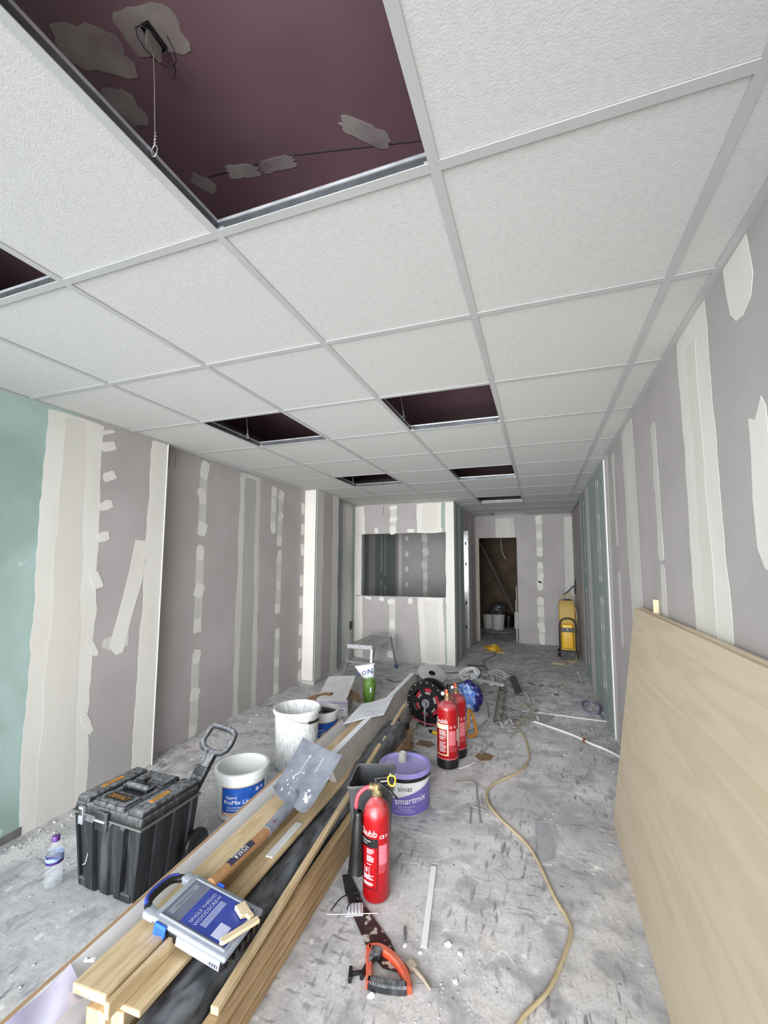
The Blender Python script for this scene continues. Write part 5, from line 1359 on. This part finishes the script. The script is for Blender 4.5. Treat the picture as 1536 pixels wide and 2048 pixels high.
tag(obj('white_cable_run', TB(smoothpath([(.30, 4.12, .006), (.48, 4.2, .006), (.60, 4.12, .006), (.66, 3.85, .006), (.68, 3.5, .006), (.715, 3.25, .006)], 8), .0075, 6), CABLEW, smooth=60), 'white cable curving round from the scrap pile to the conduit', 'cable')
tag(obj('grey_cable_curve', TB(smoothpath([(.0, 2.78, .006), (.12, 2.80, .006), (.25, 2.95, .006), (.31, 3.2, .006), (.28, 3.5, .006), (.24, 3.68, .006)], 8), .006, 6), CABLEG, smooth=60), 'pale grey cable curving behind the pair of extinguishers', 'cable')
tag(obj('grey_cable_strand', TB(smoothpath([(.03, 3.3, .006), (.12, 3.12, .006), (.2, 3.05, .006), (.24, 3.02, .006)], 6), .005, 6), CABLEG, smooth=60), 'short grey cable strand in front of the blue bag', 'cable')
tag(obj('grey_wire_loop', TB(smoothpath([(.24, 1.98, .005), (.36, 2.02, .005), (.40, 1.86, .005), (.43, 1.72, .005), (.455, 1.6, .005)], 8), .004, 6), CABLEG, smooth=60), 'thin grey wire lying between the extinguishers and the hose', 'wire')
tag(obj('bent_grey_wire', TB(smoothpath([(.40, 1.58, .004), (.385, 1.72, .004), (.36, 1.76, .004), (.45, 1.74, .004), (.47, 1.73, .004)], 6), .004, 6), CABLEG, smooth=60), 'bent piece of grey wire right of the purple tub', 'wire')
tag(obj('short_white_wire', TB(smoothpath([(.23, 2.18, .004), (.28, 2.24, .004), (.315, 2.31, .004)], 4), .004, 6), CABLEW, smooth=60), 'short white wire beside the base of the extinguisher pair', 'wire')
tag(obj('crossed_wires', TB(smoothpath([(.32, 2.72, .004), (.38, 2.62, .005), (.44, 2.56, .004), (.41, 2.60, .009), (.40, 2.68, .010), (.36, 2.5, .008), (.345, 2.45, .004)], 6), .0045, 6), CABLEG, smooth=60), 'little crossed grey wires above the brown floor patch', 'wire')
cl = []
for k in range(7):
    ph = k * .9; R_ = .075 + .014 * math.sin(k * 2.1)
    for q in range(12): cl.append((-.055 + .016 * math.sin(ph) + R_ * 1.35 * math.cos(q * PI / 6), 4.42 + .03 * math.cos(ph * 1.7) + R_ * .9 * math.sin(q * PI / 6), .012 + .055 * (1 + math.sin(q * PI / 6 + .5)) + .004 * k))
cl = [(-.28, 4.35, .008), (-.22, 4.42, .02)] + cl + [(-.2, 4.5, .04), (-.26, 4.5, .01)]
tag(obj('white_cable_coil', TB(smoothpath(cl, 3), .007, 6), WPRINT, smooth=60), 'tangled coil of white cable in front of the partition corner', 'cable')
cl = []
for k in range(6):
    for q in range(10): cl.append((.04 + .02 * math.sin(k * 1.3) + (.09 + .02 * math.sin(k * 2)) * math.cos(q * PI / 5 + k * .2), 6.36 + .03 * math.cos(k) + (.09 + .03 * math.cos(k * 1.4)) * math.sin(q * PI / 5 + k * .2), .010 + .010 * k + .006 * math.sin(q * 2.2)))
tag(obj('yellow_cable_heap', TB(smoothpath(cl + [(.1, 6.2, .02), (.19, 6.16, .008), (.24, 6.15, .008)], 3), .009, 6), YELLOW, smooth=60), 'heap of yellow cable on the floor by the back doorway', 'cable')
tag(obj('thin_floor_lead', TB(smoothpath([(.05, 6.25, .008), (.10, 6.02, .005), (.09, 5.88, .005), (.0, 5.62, .005), (.0, 5.45, .005), (.06, 5.15, .005), (.1, 5.0, .005)], 8), .005, 6), mat('dark_cable'  , (96, 94, 92)), smooth=60), 'thin dark lead running from the yellow heap towards the camera', 'cable')
tag(obj('orange_strap', TB(smoothpath([(.185, 2.78, .02), (.205, 2.775, .10), (.20, 2.82, .19), (.225, 2.89, .12), (.262, 2.80, .02), (.22, 2.73, .012)], 6, True), .011, 8, closed=True), mat('orange_web', (206, 140, 48), (186, 122, 40), .6, scale=20), smooth=60), 'loop of orange strap standing behind the pair of extinguishers', 'strap')

# ================================================================== dehumidifier
t = thing('dehumidifier', 'yellow site dehumidifier with black bow handle by the back wall', 'dehumidifier', (1.165, 6.18, 0), rz=math.radians(-2))
def casing():
    bm = bmesh.new(); R = []
    for z, wx, y0, y1 in ((.13, .108, -.12, .16), (.45, .114, -.13, .17), (.74, .116, -.12, .17), (.82, .108, -.09, .16), (.855, .09, -.05, .13)):
        r = .03; L_ = []
        for (cx, cy, s) in ((-wx, y0, 0), (wx, y0, 1), (wx, y1, 2), (-wx, y1, 3)):
            for q in range(4):
                a = PI + s * PI / 2 + q * PI / 6; ox = r if cx < 0 else -r; oy = r if cy == y0 else -r
                L_.append(bm.verts.new((cx + ox + r * math.cos(a), cy + oy + r * math.sin(a), z)))
        R.append(L_)
    n = len(R[0])
    for A, B in zip(R, R[1:]):
        for i in range(n): bm.faces.new((A[i], A[(i + 1) % n], B[(i + 1) % n], B[i]))
    bm.faces.new(R[0][::-1]); bm.faces.new(R[-1]); return bm
obj('casing', casing(), DEHY, t, smooth=35)
obj('front_tank', box(bmesh.new(), -.082, .078, -.185, -.11, .16, .52, .028, seg=4), mat('bright_yellow', (228, 178, 24), (214, 164, 22), .35, scale=4), t, smooth=50)
bd_ = obj('black_belt', box(bmesh.new(), -.092, .088, -.190, -.11, .405, .465, .004), BLACKC, t); b = lathe(bmesh.new(), [(0, 0), (.010, .001), (0, .006)], 10, T(0, -.190, .44, PI / 2, 0, 0)); obj('belt_stud', b, WPRINT, bd_)
obj('bow_handle', TB(smoothpath([(-.112, -.20, .03), (-.112, -.20, .30), (-.110, -.20, .48), (-.085, -.2, .575), (0, -.2, .605), (.085, -.2, .575), (.110, -.2, .48), (.112, -.2, .30), (.112, -.2, .03)], 5), .0125, 10), BLACKC, t, smooth=60)
b = bmesh.new(); bar(b, (-.112, -.20, .12), (.112, -.20, .12), .022, .022); obj('cross_tube', b, BLACKC, t)
for s in (-1, 1):
    b = bmesh.new(); lathe(b, [(0, 0), (.014, 0), (.014, .035), (0, .035)], 12, T(s * .112, -.2, .001)); obj('rubber_foot', b, GREYP, t)
    b = lathe(bmesh.new(), [(0, -.018), (.055, -.018), (.06, -.01), (.06, .01), (.055, .018), (0, .018)], 24, T(s * .128, .06, .0605, 0, PI / 2, 0)); obj('wheel', b, BLACKC, t, smooth=40)
    b = bmesh.new(); bar(b, (s * .112, -.2, .12), (s * .112, .06, .06), .02, .02); obj('frame_tube', b, BLACKC, t)
obj('base_pan', BX(-.10, .10, -.11, .15, .10, .135, .006), BLACKP, t)
obj('air_outlet', LT([(0, .845), (.045, .845), (.05, .855), (.046, .868), (.03, .872), (0, .866)], 24, M=T(.01, .0, 0)), BLACKC, t, smooth=40)
obj('top_grip', TB(smoothpath([(-.06, .10, .845), (-.06, .10, .91), (-.045, .10, .925), (.045, .10, .925), (.06, .10, .91), (.06, .10, .845)], 4), .008, 8), DEHY, t, smooth=60)
obj('mains_lead', TB(smoothpath([(.10, -.05, .80), (.125, -.08, .72), (.13, -.09, .6), (.118, -.08, .45), (.13, -.10, .3), (.12, -.2, .1), (.07, -.29, .01), (-.03, -.27, .008), (-.06, -.5, .008), (-.22, -.52, .008)], 8), .005, 6), mat('yellow_lead', (206, 186, 110), None, .5), t, smooth=60)
t = thing('hanging_lead', 'black lead hanging from a white socket at the end of the right wall', 'cable', (1.365, 6.75, 0))
obj('socket_plate', BX(-.012, .004, -.05, .05, 1.10, 1.19, .003), WHITEP, t)
cl = [(-.025, .0, 1.14), (-.03, -.03, 1.02), (-.03, .0, .92), (-.03, .03, 1.0), (-.028, .01, 1.1), (-.03, -.02, 1.0), (-.032, .02, .94), (-.04, .05, 1.04), (-.08, .14, 1.0), (-.14, .22, .93), (-.2, .3, .88)]
obj('lead', TB(smoothpath(cl, 6), .008, 6), BLACKC, t, smooth=60)

# ================================================================== scrap heap, bag and debris
def bagmesh(sx, sy, sz, seed, cr=.22):
    b = bmesh.new(); bmesh.ops.create_icosphere(b, subdivisions=4, radius=1)
    for v in b.verts:
        d = v.co.copy(); k = 1 + cr * pnoise(d * 2.3 + Vector((seed, 0, 0))) + cr * .6 * abs(pnoise(d * 6 + Vector((0, seed, 0)))) + .07 * pnoise(d * 15)
        v.co = Vector((d.x * sx * k, d.y * sy * k, (d.z * sz * k) + sz * .95))
        if v.co.z < .001: v.co.z = .001
    return b
t = thing('plastic_bag', 'crumpled blue and navy plastic bag behind the pair of extinguishers', 'bag', (.095, 3.36, 0), rz=.3)
obj('blue_front', bagmesh(.105, .085, .125, 3, .3), BAGB, t, smooth=70)
nb_ = bagmesh(.075, .085, .118, 9, .35); bmesh.ops.transform(nb_, matrix=T(.075, .025, 0), verts=nb_.verts); obj('navy_side', nb_, BAGN, t, smooth=70)
nb_ = bagmesh(.04, .035, .035, 5, .4); bmesh.ops.transform(nb_, matrix=T(.02, .02, .21), verts=nb_.verts); obj('navy_neck', nb_, BAGN, t, smooth=70)
def stud(name, label, p, q, w=.05, fl=.03, mt=GALV, upv_=(0, 0, 1), cat='metal offcut', group=None):
    p = Vector(p); q = Vector(q); b = bmesh.new()
    x = (q - p).normalized(); y = Vector(upv_).cross(x).normalized(); z = x.cross(y)
    bar(b, p, q, w, .0016, upv_)
    for s in (-1, 1): bar(b, p + y * s * w / 2 + z * fl / 2, q + y * s * w / 2 + z * fl / 2, .0016, fl, upv_)
    return tag(obj(name, b, mt), label, cat, group)
stud('metal_channel', 'dusty metal channel lying lengthwise in the middle of the scrap', (.405, 3.06, .004), (.36, 4.22, .03), .06, .035, TAR)
stud('metal_channel', 'bright shiny metal channel lying across the top of the scrap heap', (.045, 4.16, .085), (.385, 4.04, .075), .045, .02, SILVER)
stud('metal_channel', 'grey metal channel lying at the right edge of the scrap heap', (.43, 4.62, .05), (.55, 3.98, .012), .07, .035, mat('grey_steel', (120, 122, 126), (96, 98, 102), .5, .5, scale=9))
t = thing('wire_basket', 'shiny crumpled wire mesh on top of the scrap heap', 'wire mesh', (.27, 4.45, .03), rz=-.2)
for i in range(7):
    obj('mesh_wire', TB(smoothpath([(-.13 + i * .04, -.09, .05 + jit(.02, 1)), (-.13 + i * .04 + jit(.02, 1), 0, .09 + jit(.03, 1)), (-.13 + i * .04 + jit(.03, 1), .09, .03 + jit(.02, 1))], 4), .0035, 5), SILVER, t)
for i in range(4):
    obj('mesh_wire', TB(smoothpath([(-.15, -.08 + i * .05, .045 + jit(.02, 1)), (0, -.08 + i * .05 + jit(.03, 1), .085 + jit(.02, 1)), (.15, -.08 + i * .05, .04 + jit(.02, 1))], 4), .0035, 5), SILVER, t)
b = prism(bmesh.new(), [(0, 0), (.05, .012), (.06, .06), (.03, .085), (-.012, .05)], 0, .003); o = obj('paper_scrap', b, mat('pale_blue_paper', (206, 214, 236), (170, 180, 220), .7, scale=30)); o.location = (.03, 4.40, .07); o.rotation_euler = (.7, .1, .3); tag(o, 'folded pale blue paper scrap on the scrap heap', 'paper')
t = thing('dark_box_profile', 'dark grey flat box lying at the foot of the partition corner', 'box', (-.02, 4.98, 0), rz=.1)
obj('box_body', BX(-.13, .10, -.05, .05, 0, .05, .004), GREYP, t); obj('box_lid', BX(-.132, .102, -.052, .052, .05, .056, .002), BLACKP, t)
# scrap: thin offcuts, each its own
lab_at = (('twisted metal offcut at the left of the scrap heap', -.03, 4.32), ('twisted metal offcut in the centre of the scrap heap', .12, 4.30), ('bent metal offcut behind the shiny channel', .20, 4.62), ('narrow metal offcut near the wire mesh', .40, 4.35),
          ('short metal offcut by the tan hose end', .56, 3.35), ('small metal offcut at the end of the dusty channel', .42, 3.05), ('thin metal offcut left of the tan hose end', .48, 3.2), ('bright bent offcut where tan hose meets scrap', .60, 3.45), ('grey flat offcut leaning by the white trunking', .72, 3.35), ('pale strip across the trunking end', .50, 3.72))
for i, (l, x, y) in enumerate(lab_at):
    a = rnd.uniform(0, PI); L_ = rnd.uniform(.08, .2); z = .02 + (.03 if y > 4 else 0)
    pth = [Vector((x - L_ / 2 * math.cos(a), y - L_ / 2 * math.sin(a), z * .5 + .005)), Vector((x + jit(.02, 1), y + jit(.02, 1), z + .02)), Vector((x + L_ / 2 * math.cos(a), y + L_ / 2 * math.sin(a), .006))]
    b = bmesh.new(); sp = smoothpath(pth, 3)
    for p_, q_ in zip(sp, sp[1:]): bar(b, p_, q_, .018, .003)
    tag(obj('metal_offcut', b, (TAR, GALV, SILVER)[i % 3]), l, 'metal offcut')
b = prism(bmesh.new(), [(0, 0), (.1, -.03), (.2, .05), (.16, .19), (.02, .15)], 0, .012); o = obj('board_fragment', b, GREYC); o.location = (.68, 3.25, .001); o.rotation_euler = (0, 0, .2); tag(o, 'broken grey board fragment beside the tan hose end', 'fragment')
b = prism(bmesh.new(), [(0, 0), (.05, -.05), (.11, -.02), (.13, .06), (.06, .09), (.01, .06)], 0, .004); o = obj('brown_fragment', b, BROWNC); o.location = (.31, 2.40, .001); tag(o, 'torn brown paper scrap right of the extinguisher pair', 'fragment')
b = prism(bmesh.new(), [(-.075, -.04), (.04, -.055), (.07, .0), (.03, .05), (-.06, .045)], 0, .006); bmesh.ops.bevel(b, geom=b.edges[:], offset=.002, segments=1, affect='EDGES'); o = obj('brown_pad', b, BROWNC); o.location = (-.085, 2.50, .001); tag(o, 'brown pad on the floor behind the purple tub', 'fragment')
fr_ = ((.285, .772, .012, 'bright white chip left of the bottom of the white strip', WPRINT), (.345, .765, .011, 'white crumb touching the bottom end of the white strip', WPRINT), (.436, .83, .016, 'white curled shard right of the white strip', WPRINT), (.486, .81, .016, 'clear glassy shard furthest right of the white strip', WHITEG), (.236, .562, .014, 'white crumb touching the orange saw handle', WPRINT), (.487, .70, .012, 'tiny white chip in front of the glassy shard', WPRINT))
for x, y, s, l, mt in fr_:
    n = rnd.randint(5, 7); pts = [(s * rnd.uniform(.5, 1) * math.cos(2 * PI * q / n), s * 1.2 * rnd.uniform(.5, 1) * math.sin(2 * PI * q / n)) for q in range(n)]
    b = prism(bmesh.new(), pts, 0, s * .45)
    for v in b.verts:
        if v.co.z > 0: v.co.x *= .6; v.co.y *= .6; v.co.z *= rnd.uniform(.6, 1.3)
    o = obj('plaster_shard', b, mt); o.location = (x, y, .0005); o.rotation_euler = (0, 0, rnd.uniform(0, 3)); tag(o, l, 'shard')
t = thing('dirty_paint_brush', 'short dirty brush buried in dust right of the saw', 'brush', (.345, .69, .0), rz=-.62)
obj('brush_head', box(bmesh.new(), -.035, .0, -.017, .017, .0, .016, .006), mat('dusty_tan', (186, 172, 152), (164, 152, 136), .9, scale=30), t); obj('brush_stem', TB([(0, 0, .008), (.05, .004, .008), (.085, .0, .007)], [.008, .006, .005], 8), mat('dusty_tan', (186, 172, 152)), t, smooth=50)
t = thing('dark_screw', 'dark grey wall plug standing out of the dust left of the white strip', 'plug', (.272, .815, .006), rz=1.9)
obj('plug_shank', TB([(-.03, 0, 0), (.0, 0, .0), (.03, 0, 0)], [.003, .006, .005], 8), GREYP, t, smooth=50)
# thin layers of old tile adhesive still on the slab
def ridge(name, pts, z=.004, ribs=None, mt=None):
    b = prism(bmesh.new(), pts, -.001, z); cx_ = sum(p[0] for p in pts) / len(pts); cyy = sum(p[1] for p in pts) / len(pts)
    for v in b.verts:
        if v.co.z > 0: v.co.x += (cx_ - v.co.x) * .07; v.co.y += (cyy - v.co.y) * .07
    obj(name, b, mt or mat('old_adhesive', (216, 214, 213), (188, 187, 189), .95, scale=9, detail=8, bump=.4, bscale=40), floor)
ridge('adhesive_patch', [(.715, 1.75), (.83, 1.785), (.845, 1.62), (.815, 1.50), (.812, 1.395), (.75, 1.38), (.745, 1.52)], .003, mt=mat('grey_adhesive', (186, 188, 192), (172, 174, 178), .95, scale=20))
for k in range(16):
    x = .735 + k * .006; b = bmesh.new(); box(b, x, x + .003, 1.40 + .006 * abs(k - 7), 1.74 - .002 * k, .002, .0052); obj('adhesive_ridge', b, mat('grey_adhesive', (168, 170, 174)), floor)
def rag(cx, cy, a, bq, ang, z=.003):
    ridge('adhesive_patch', blob(cx, cy, a, bq, ang, 26, .22), z, mt=FLOOR)
for q in ((.95, 1.62, .10, .16, .1), (1.02, 1.2, .05, .2, .15), (.62, 1.05, .12, .22, .2), (.4, .58, .06, .075, .3), (.55, 2.35, .10, .16, -.2), (.95, 2.2, .16, .1, .1), (.2, 1.25, .10, .06, 0), (-1.1, 1.02, .2, .06, .5), (-1.35, .75, .14, .1, .2), (.7, 4.9, .2, .1, 0), (.5, 5.5, .25, .1, .2)):
    rag(*q, z=.0003 + rnd.uniform(0, .0003))
# loose rubble that nobody could count
def rubble(foot=False):
    b = bmesh.new()
    def chip(x, y, s, z0=0):
        n = rnd.randint(4, 6); a = rnd.uniform(0, 6.28); e = rnd.uniform(.4, 1); h = s * rnd.uniform(.25, .7); A = []; B = []
        for q in range(n):
            t_ = a + 2 * PI * q / n; r = s * rnd.uniform(.6, 1)
            cx, cy = r * math.cos(t_), r * e * math.sin(t_)
            A.append(b.verts.new((x + cx, y + cy, z0))); B.append(b.verts.new((x + cx * .6, y + cy * .6, z0 + h)))
        b.faces.new(B)
        for q in range(n): b.faces.new((A[q], A[(q + 1) % n], B[(q + 1) % n], B[q]))
    free = lambda x, y: not (-.62 < x < .22 and y < 2.9) and not (-1.26 < x < -.75 and .4 < y < 1.1)
    def scatter(n, fx, fy, lo, hi):
        for _ in range(n):
            x, y = fx(), fy()
            if free(x, y) and x < 1.3 and x > (-1.855 if foot else -1.755) and not (y > 4.95 and x < -.3): chip(x, y, rnd.uniform(lo, hi) ** 1)
    U = rnd.uniform; G = rnd.gauss
    if foot:
        scatter(420, lambda: -1.84 + abs(G(0, .10)), lambda: U(1.54, 3.5), .004, .022); return b
    scatter(420, lambda: G(.5, .3), lambda: G(3.6, .6), .003, .013)
    scatter(300, lambda: U(.2, 1.3), lambda: U(.5, 3), .0015, .006)
    scatter(200, lambda: U(-.2, 1.3), lambda: U(4.6, 7), .004, .014)
    scatter(200, lambda: G(-1.2, .25), lambda: U(.2, 2.8), .002, .008)
    scatter(120, lambda: -1.75 + abs(G(0, .06)), lambda: U(.3, 1.45), .003, .014)
    scatter(160, lambda: U(.24, .6), lambda: U(.5, .95), .0012, .005)
    scatter(160, lambda: 1.31 - abs(G(0, .05)), lambda: U(1.9, 5.4), .004, .016)
    scatter(160, lambda: U(-1.3, -.5), lambda: U(3.2, 4.9), .004, .016)
    return b
o = obj('floor_rubble', rubble(), RUB); tag(o, 'loose plaster crumbs and rubble scattered over the floor', 'rubble', kind='stuff')
o = obj('wall_foot_rubble', rubble(True), RUB); tag(o, 'plaster rubble heaped along the foot of the set-back left wall', 'rubble', kind='stuff')
def swarf():
    b = bmesh.new()
    for _ in range(240):
        x, y = rnd.gauss(.25, .28), rnd.gauss(4.2, .35)
        if rnd.random() < .4: x, y = rnd.gauss(.55, .14), rnd.gauss(3.4, .3)
        if rnd.random() < .2: x, y = rnd.gauss(.75, .15), rnd.gauss(4.4, .25)
        if y > 4.9 or x < -.1 or (x < .3 and y < 3.75): continue
        a = rnd.uniform(0, 6.3); L_ = rnd.uniform(.02, .10); z = rnd.uniform(.004, .022)
        bar(b, (x, y, z), (x + L_ * math.cos(a), y + L_ * math.sin(a), rnd.uniform(.004, .03)), rnd.uniform(.005, .026), .002)
    return b
o = obj('scrap_shavings', swarf(), TAR); tag(o, 'loose metal and plastic shavings in the scrap heap', 'scrap', kind='stuff')
# door side rods and store room things
t = thing('white_rods', 'two thin white rods leaning in the right side of the back doorway', 'rod', (.385, 7.22, 0))
obj('rod', TB([(.0, 0, .0), (-.004, .02, 1.0)], .006, 6), CABLEW, t); obj('rod', TB([(-.018, 0, .0), (-.02, .03, .75)], .005, 6), CABLEW, t); obj('white_cap', LT([(0, .34), (.02, .345), (.024, .37), (0, .39)], 12), WHITEP, t, smooth=50)
tag(obj('hanging_flex', TB(smoothpath([(.07, 7.9, 2.2), (.075, 7.9, 1.8), (.10, 7.9, 1.62), (.16, 7.9, 1.5)], 6), .006, 6), CABLEW, smooth=60), 'thin white flex hanging inside the dark doorway', 'cable')
def tub_(x, y, r, h, l, mt):
    t = thing('store_bucket', l, 'bucket', (x, y, 0)); bucket(t, r * .85, r, h, mt, n=20); obj('lid', LT([(0, h + .012), (r, h + .012), (r + .01, h + .004), (r + .01, h - .01), (0, h - .01)], 20), mt, t, smooth=40)
tub_(-.30, 8.75, .13, .30, 'white bucket at the left inside the dark store room', WHITEG)
tub_(-.08, 8.6, .14, .32, 'white bucket under the black sack in the dark store room', WHITEG)
tub_(.10, 9.1, .13, .26, 'black bucket between the white ones in the dark store room', BLACKC)
t = thing('store_box', 'tall white tin in the middle right of the dark store room', 'box', (.30, 8.9, 0)); obj('box_body', BX(-.06, .06, -.05, .05, 0, .36, .01), WHITEG, t); obj('box_cap', LT([(0, .36), (.03, .36), (.03, .39), (0, .39)], 14), GREYP, t)
t = thing('store_box', 'grey box at the far right of the dark store room', 'box', (.46, 8.75, 0)); obj('box_body', BX(-.06, .06, -.06, .06, 0, .38, .01), GREYP, t); obj('box_lid', BX(-.065, .065, -.065, .065, .38, .40, .004), BLACKC, t)
nb_ = bagmesh(.17, .13, .11, 2, .25); o = obj('black_sack', nb_, BLACKF, smooth=70); o.location = (-.08, 8.62, .335); tag(o, 'black sack on a white bucket in the dark store room', 'sack')
b = prism(bmesh.new(), [(0, 0), (.4, .05), (.5, .2), (.1, .22)], 0, .01); o = obj('store_board', b, GREYC); o.location = (-.25, 8.2, .001); tag(o, 'pale board lying on the floor of the dark store room', 'board')
# bent bright shards through the heap: nothing tells them apart
for k in range(22):
    x, y, zz = ((rnd.uniform(.0, .42), rnd.uniform(4.22, 4.75), .03) if k < 12 else (rnd.uniform(.48, .70), rnd.uniform(3.12, 3.6), .01))
    a = rnd.uniform(0, PI); L_ = rnd.uniform(.05, .11); w_ = rnd.uniform(.02, .045)
    f = lambda u, v, x=x, y=y, a=a, L_=L_, w_=w_, zz=zz: Vector((x + L_ * (u - .5) * math.cos(a) - w_ * (v - .5) * math.sin(a), y + L_ * (u - .5) * math.sin(a) + w_ * (v - .5) * math.cos(a), .003 + zz * 1.2 * abs(math.sin(u * PI)) + .02 * v * u))
    tag(obj('metal_shard', sheet(f, 4, 2, .0015), (GALV, SILVER, TAR)[k % 3]), 'small bent shard of bright metal lying loose in the scrap heap', 'shard', 'loose metal shards in the scrap heap')
for k in range(14):
    x, y = rnd.uniform(.58, .98), rnd.uniform(4.05, 4.7); n = rnd.randint(5, 6); s = rnd.uniform(.03, .065)
    b = prism(bmesh.new(), [(s * rnd.uniform(.5, 1) * math.cos(2 * PI * q / n), s * .6 * rnd.uniform(.5, 1) * math.sin(2 * PI * q / n)) for q in range(n)], 0, .009)
    o = obj('board_chip', b, (GREYC, TAR, GREYP)[k % 3]); o.location = (x, y, .0005); o.rotation_euler = (0, 0, rnd.uniform(0, 6)); tag(o, 'flat grey chip of broken board on the floor right of the scrap heap', 'chip', 'broken board chips right of the scrap heap')
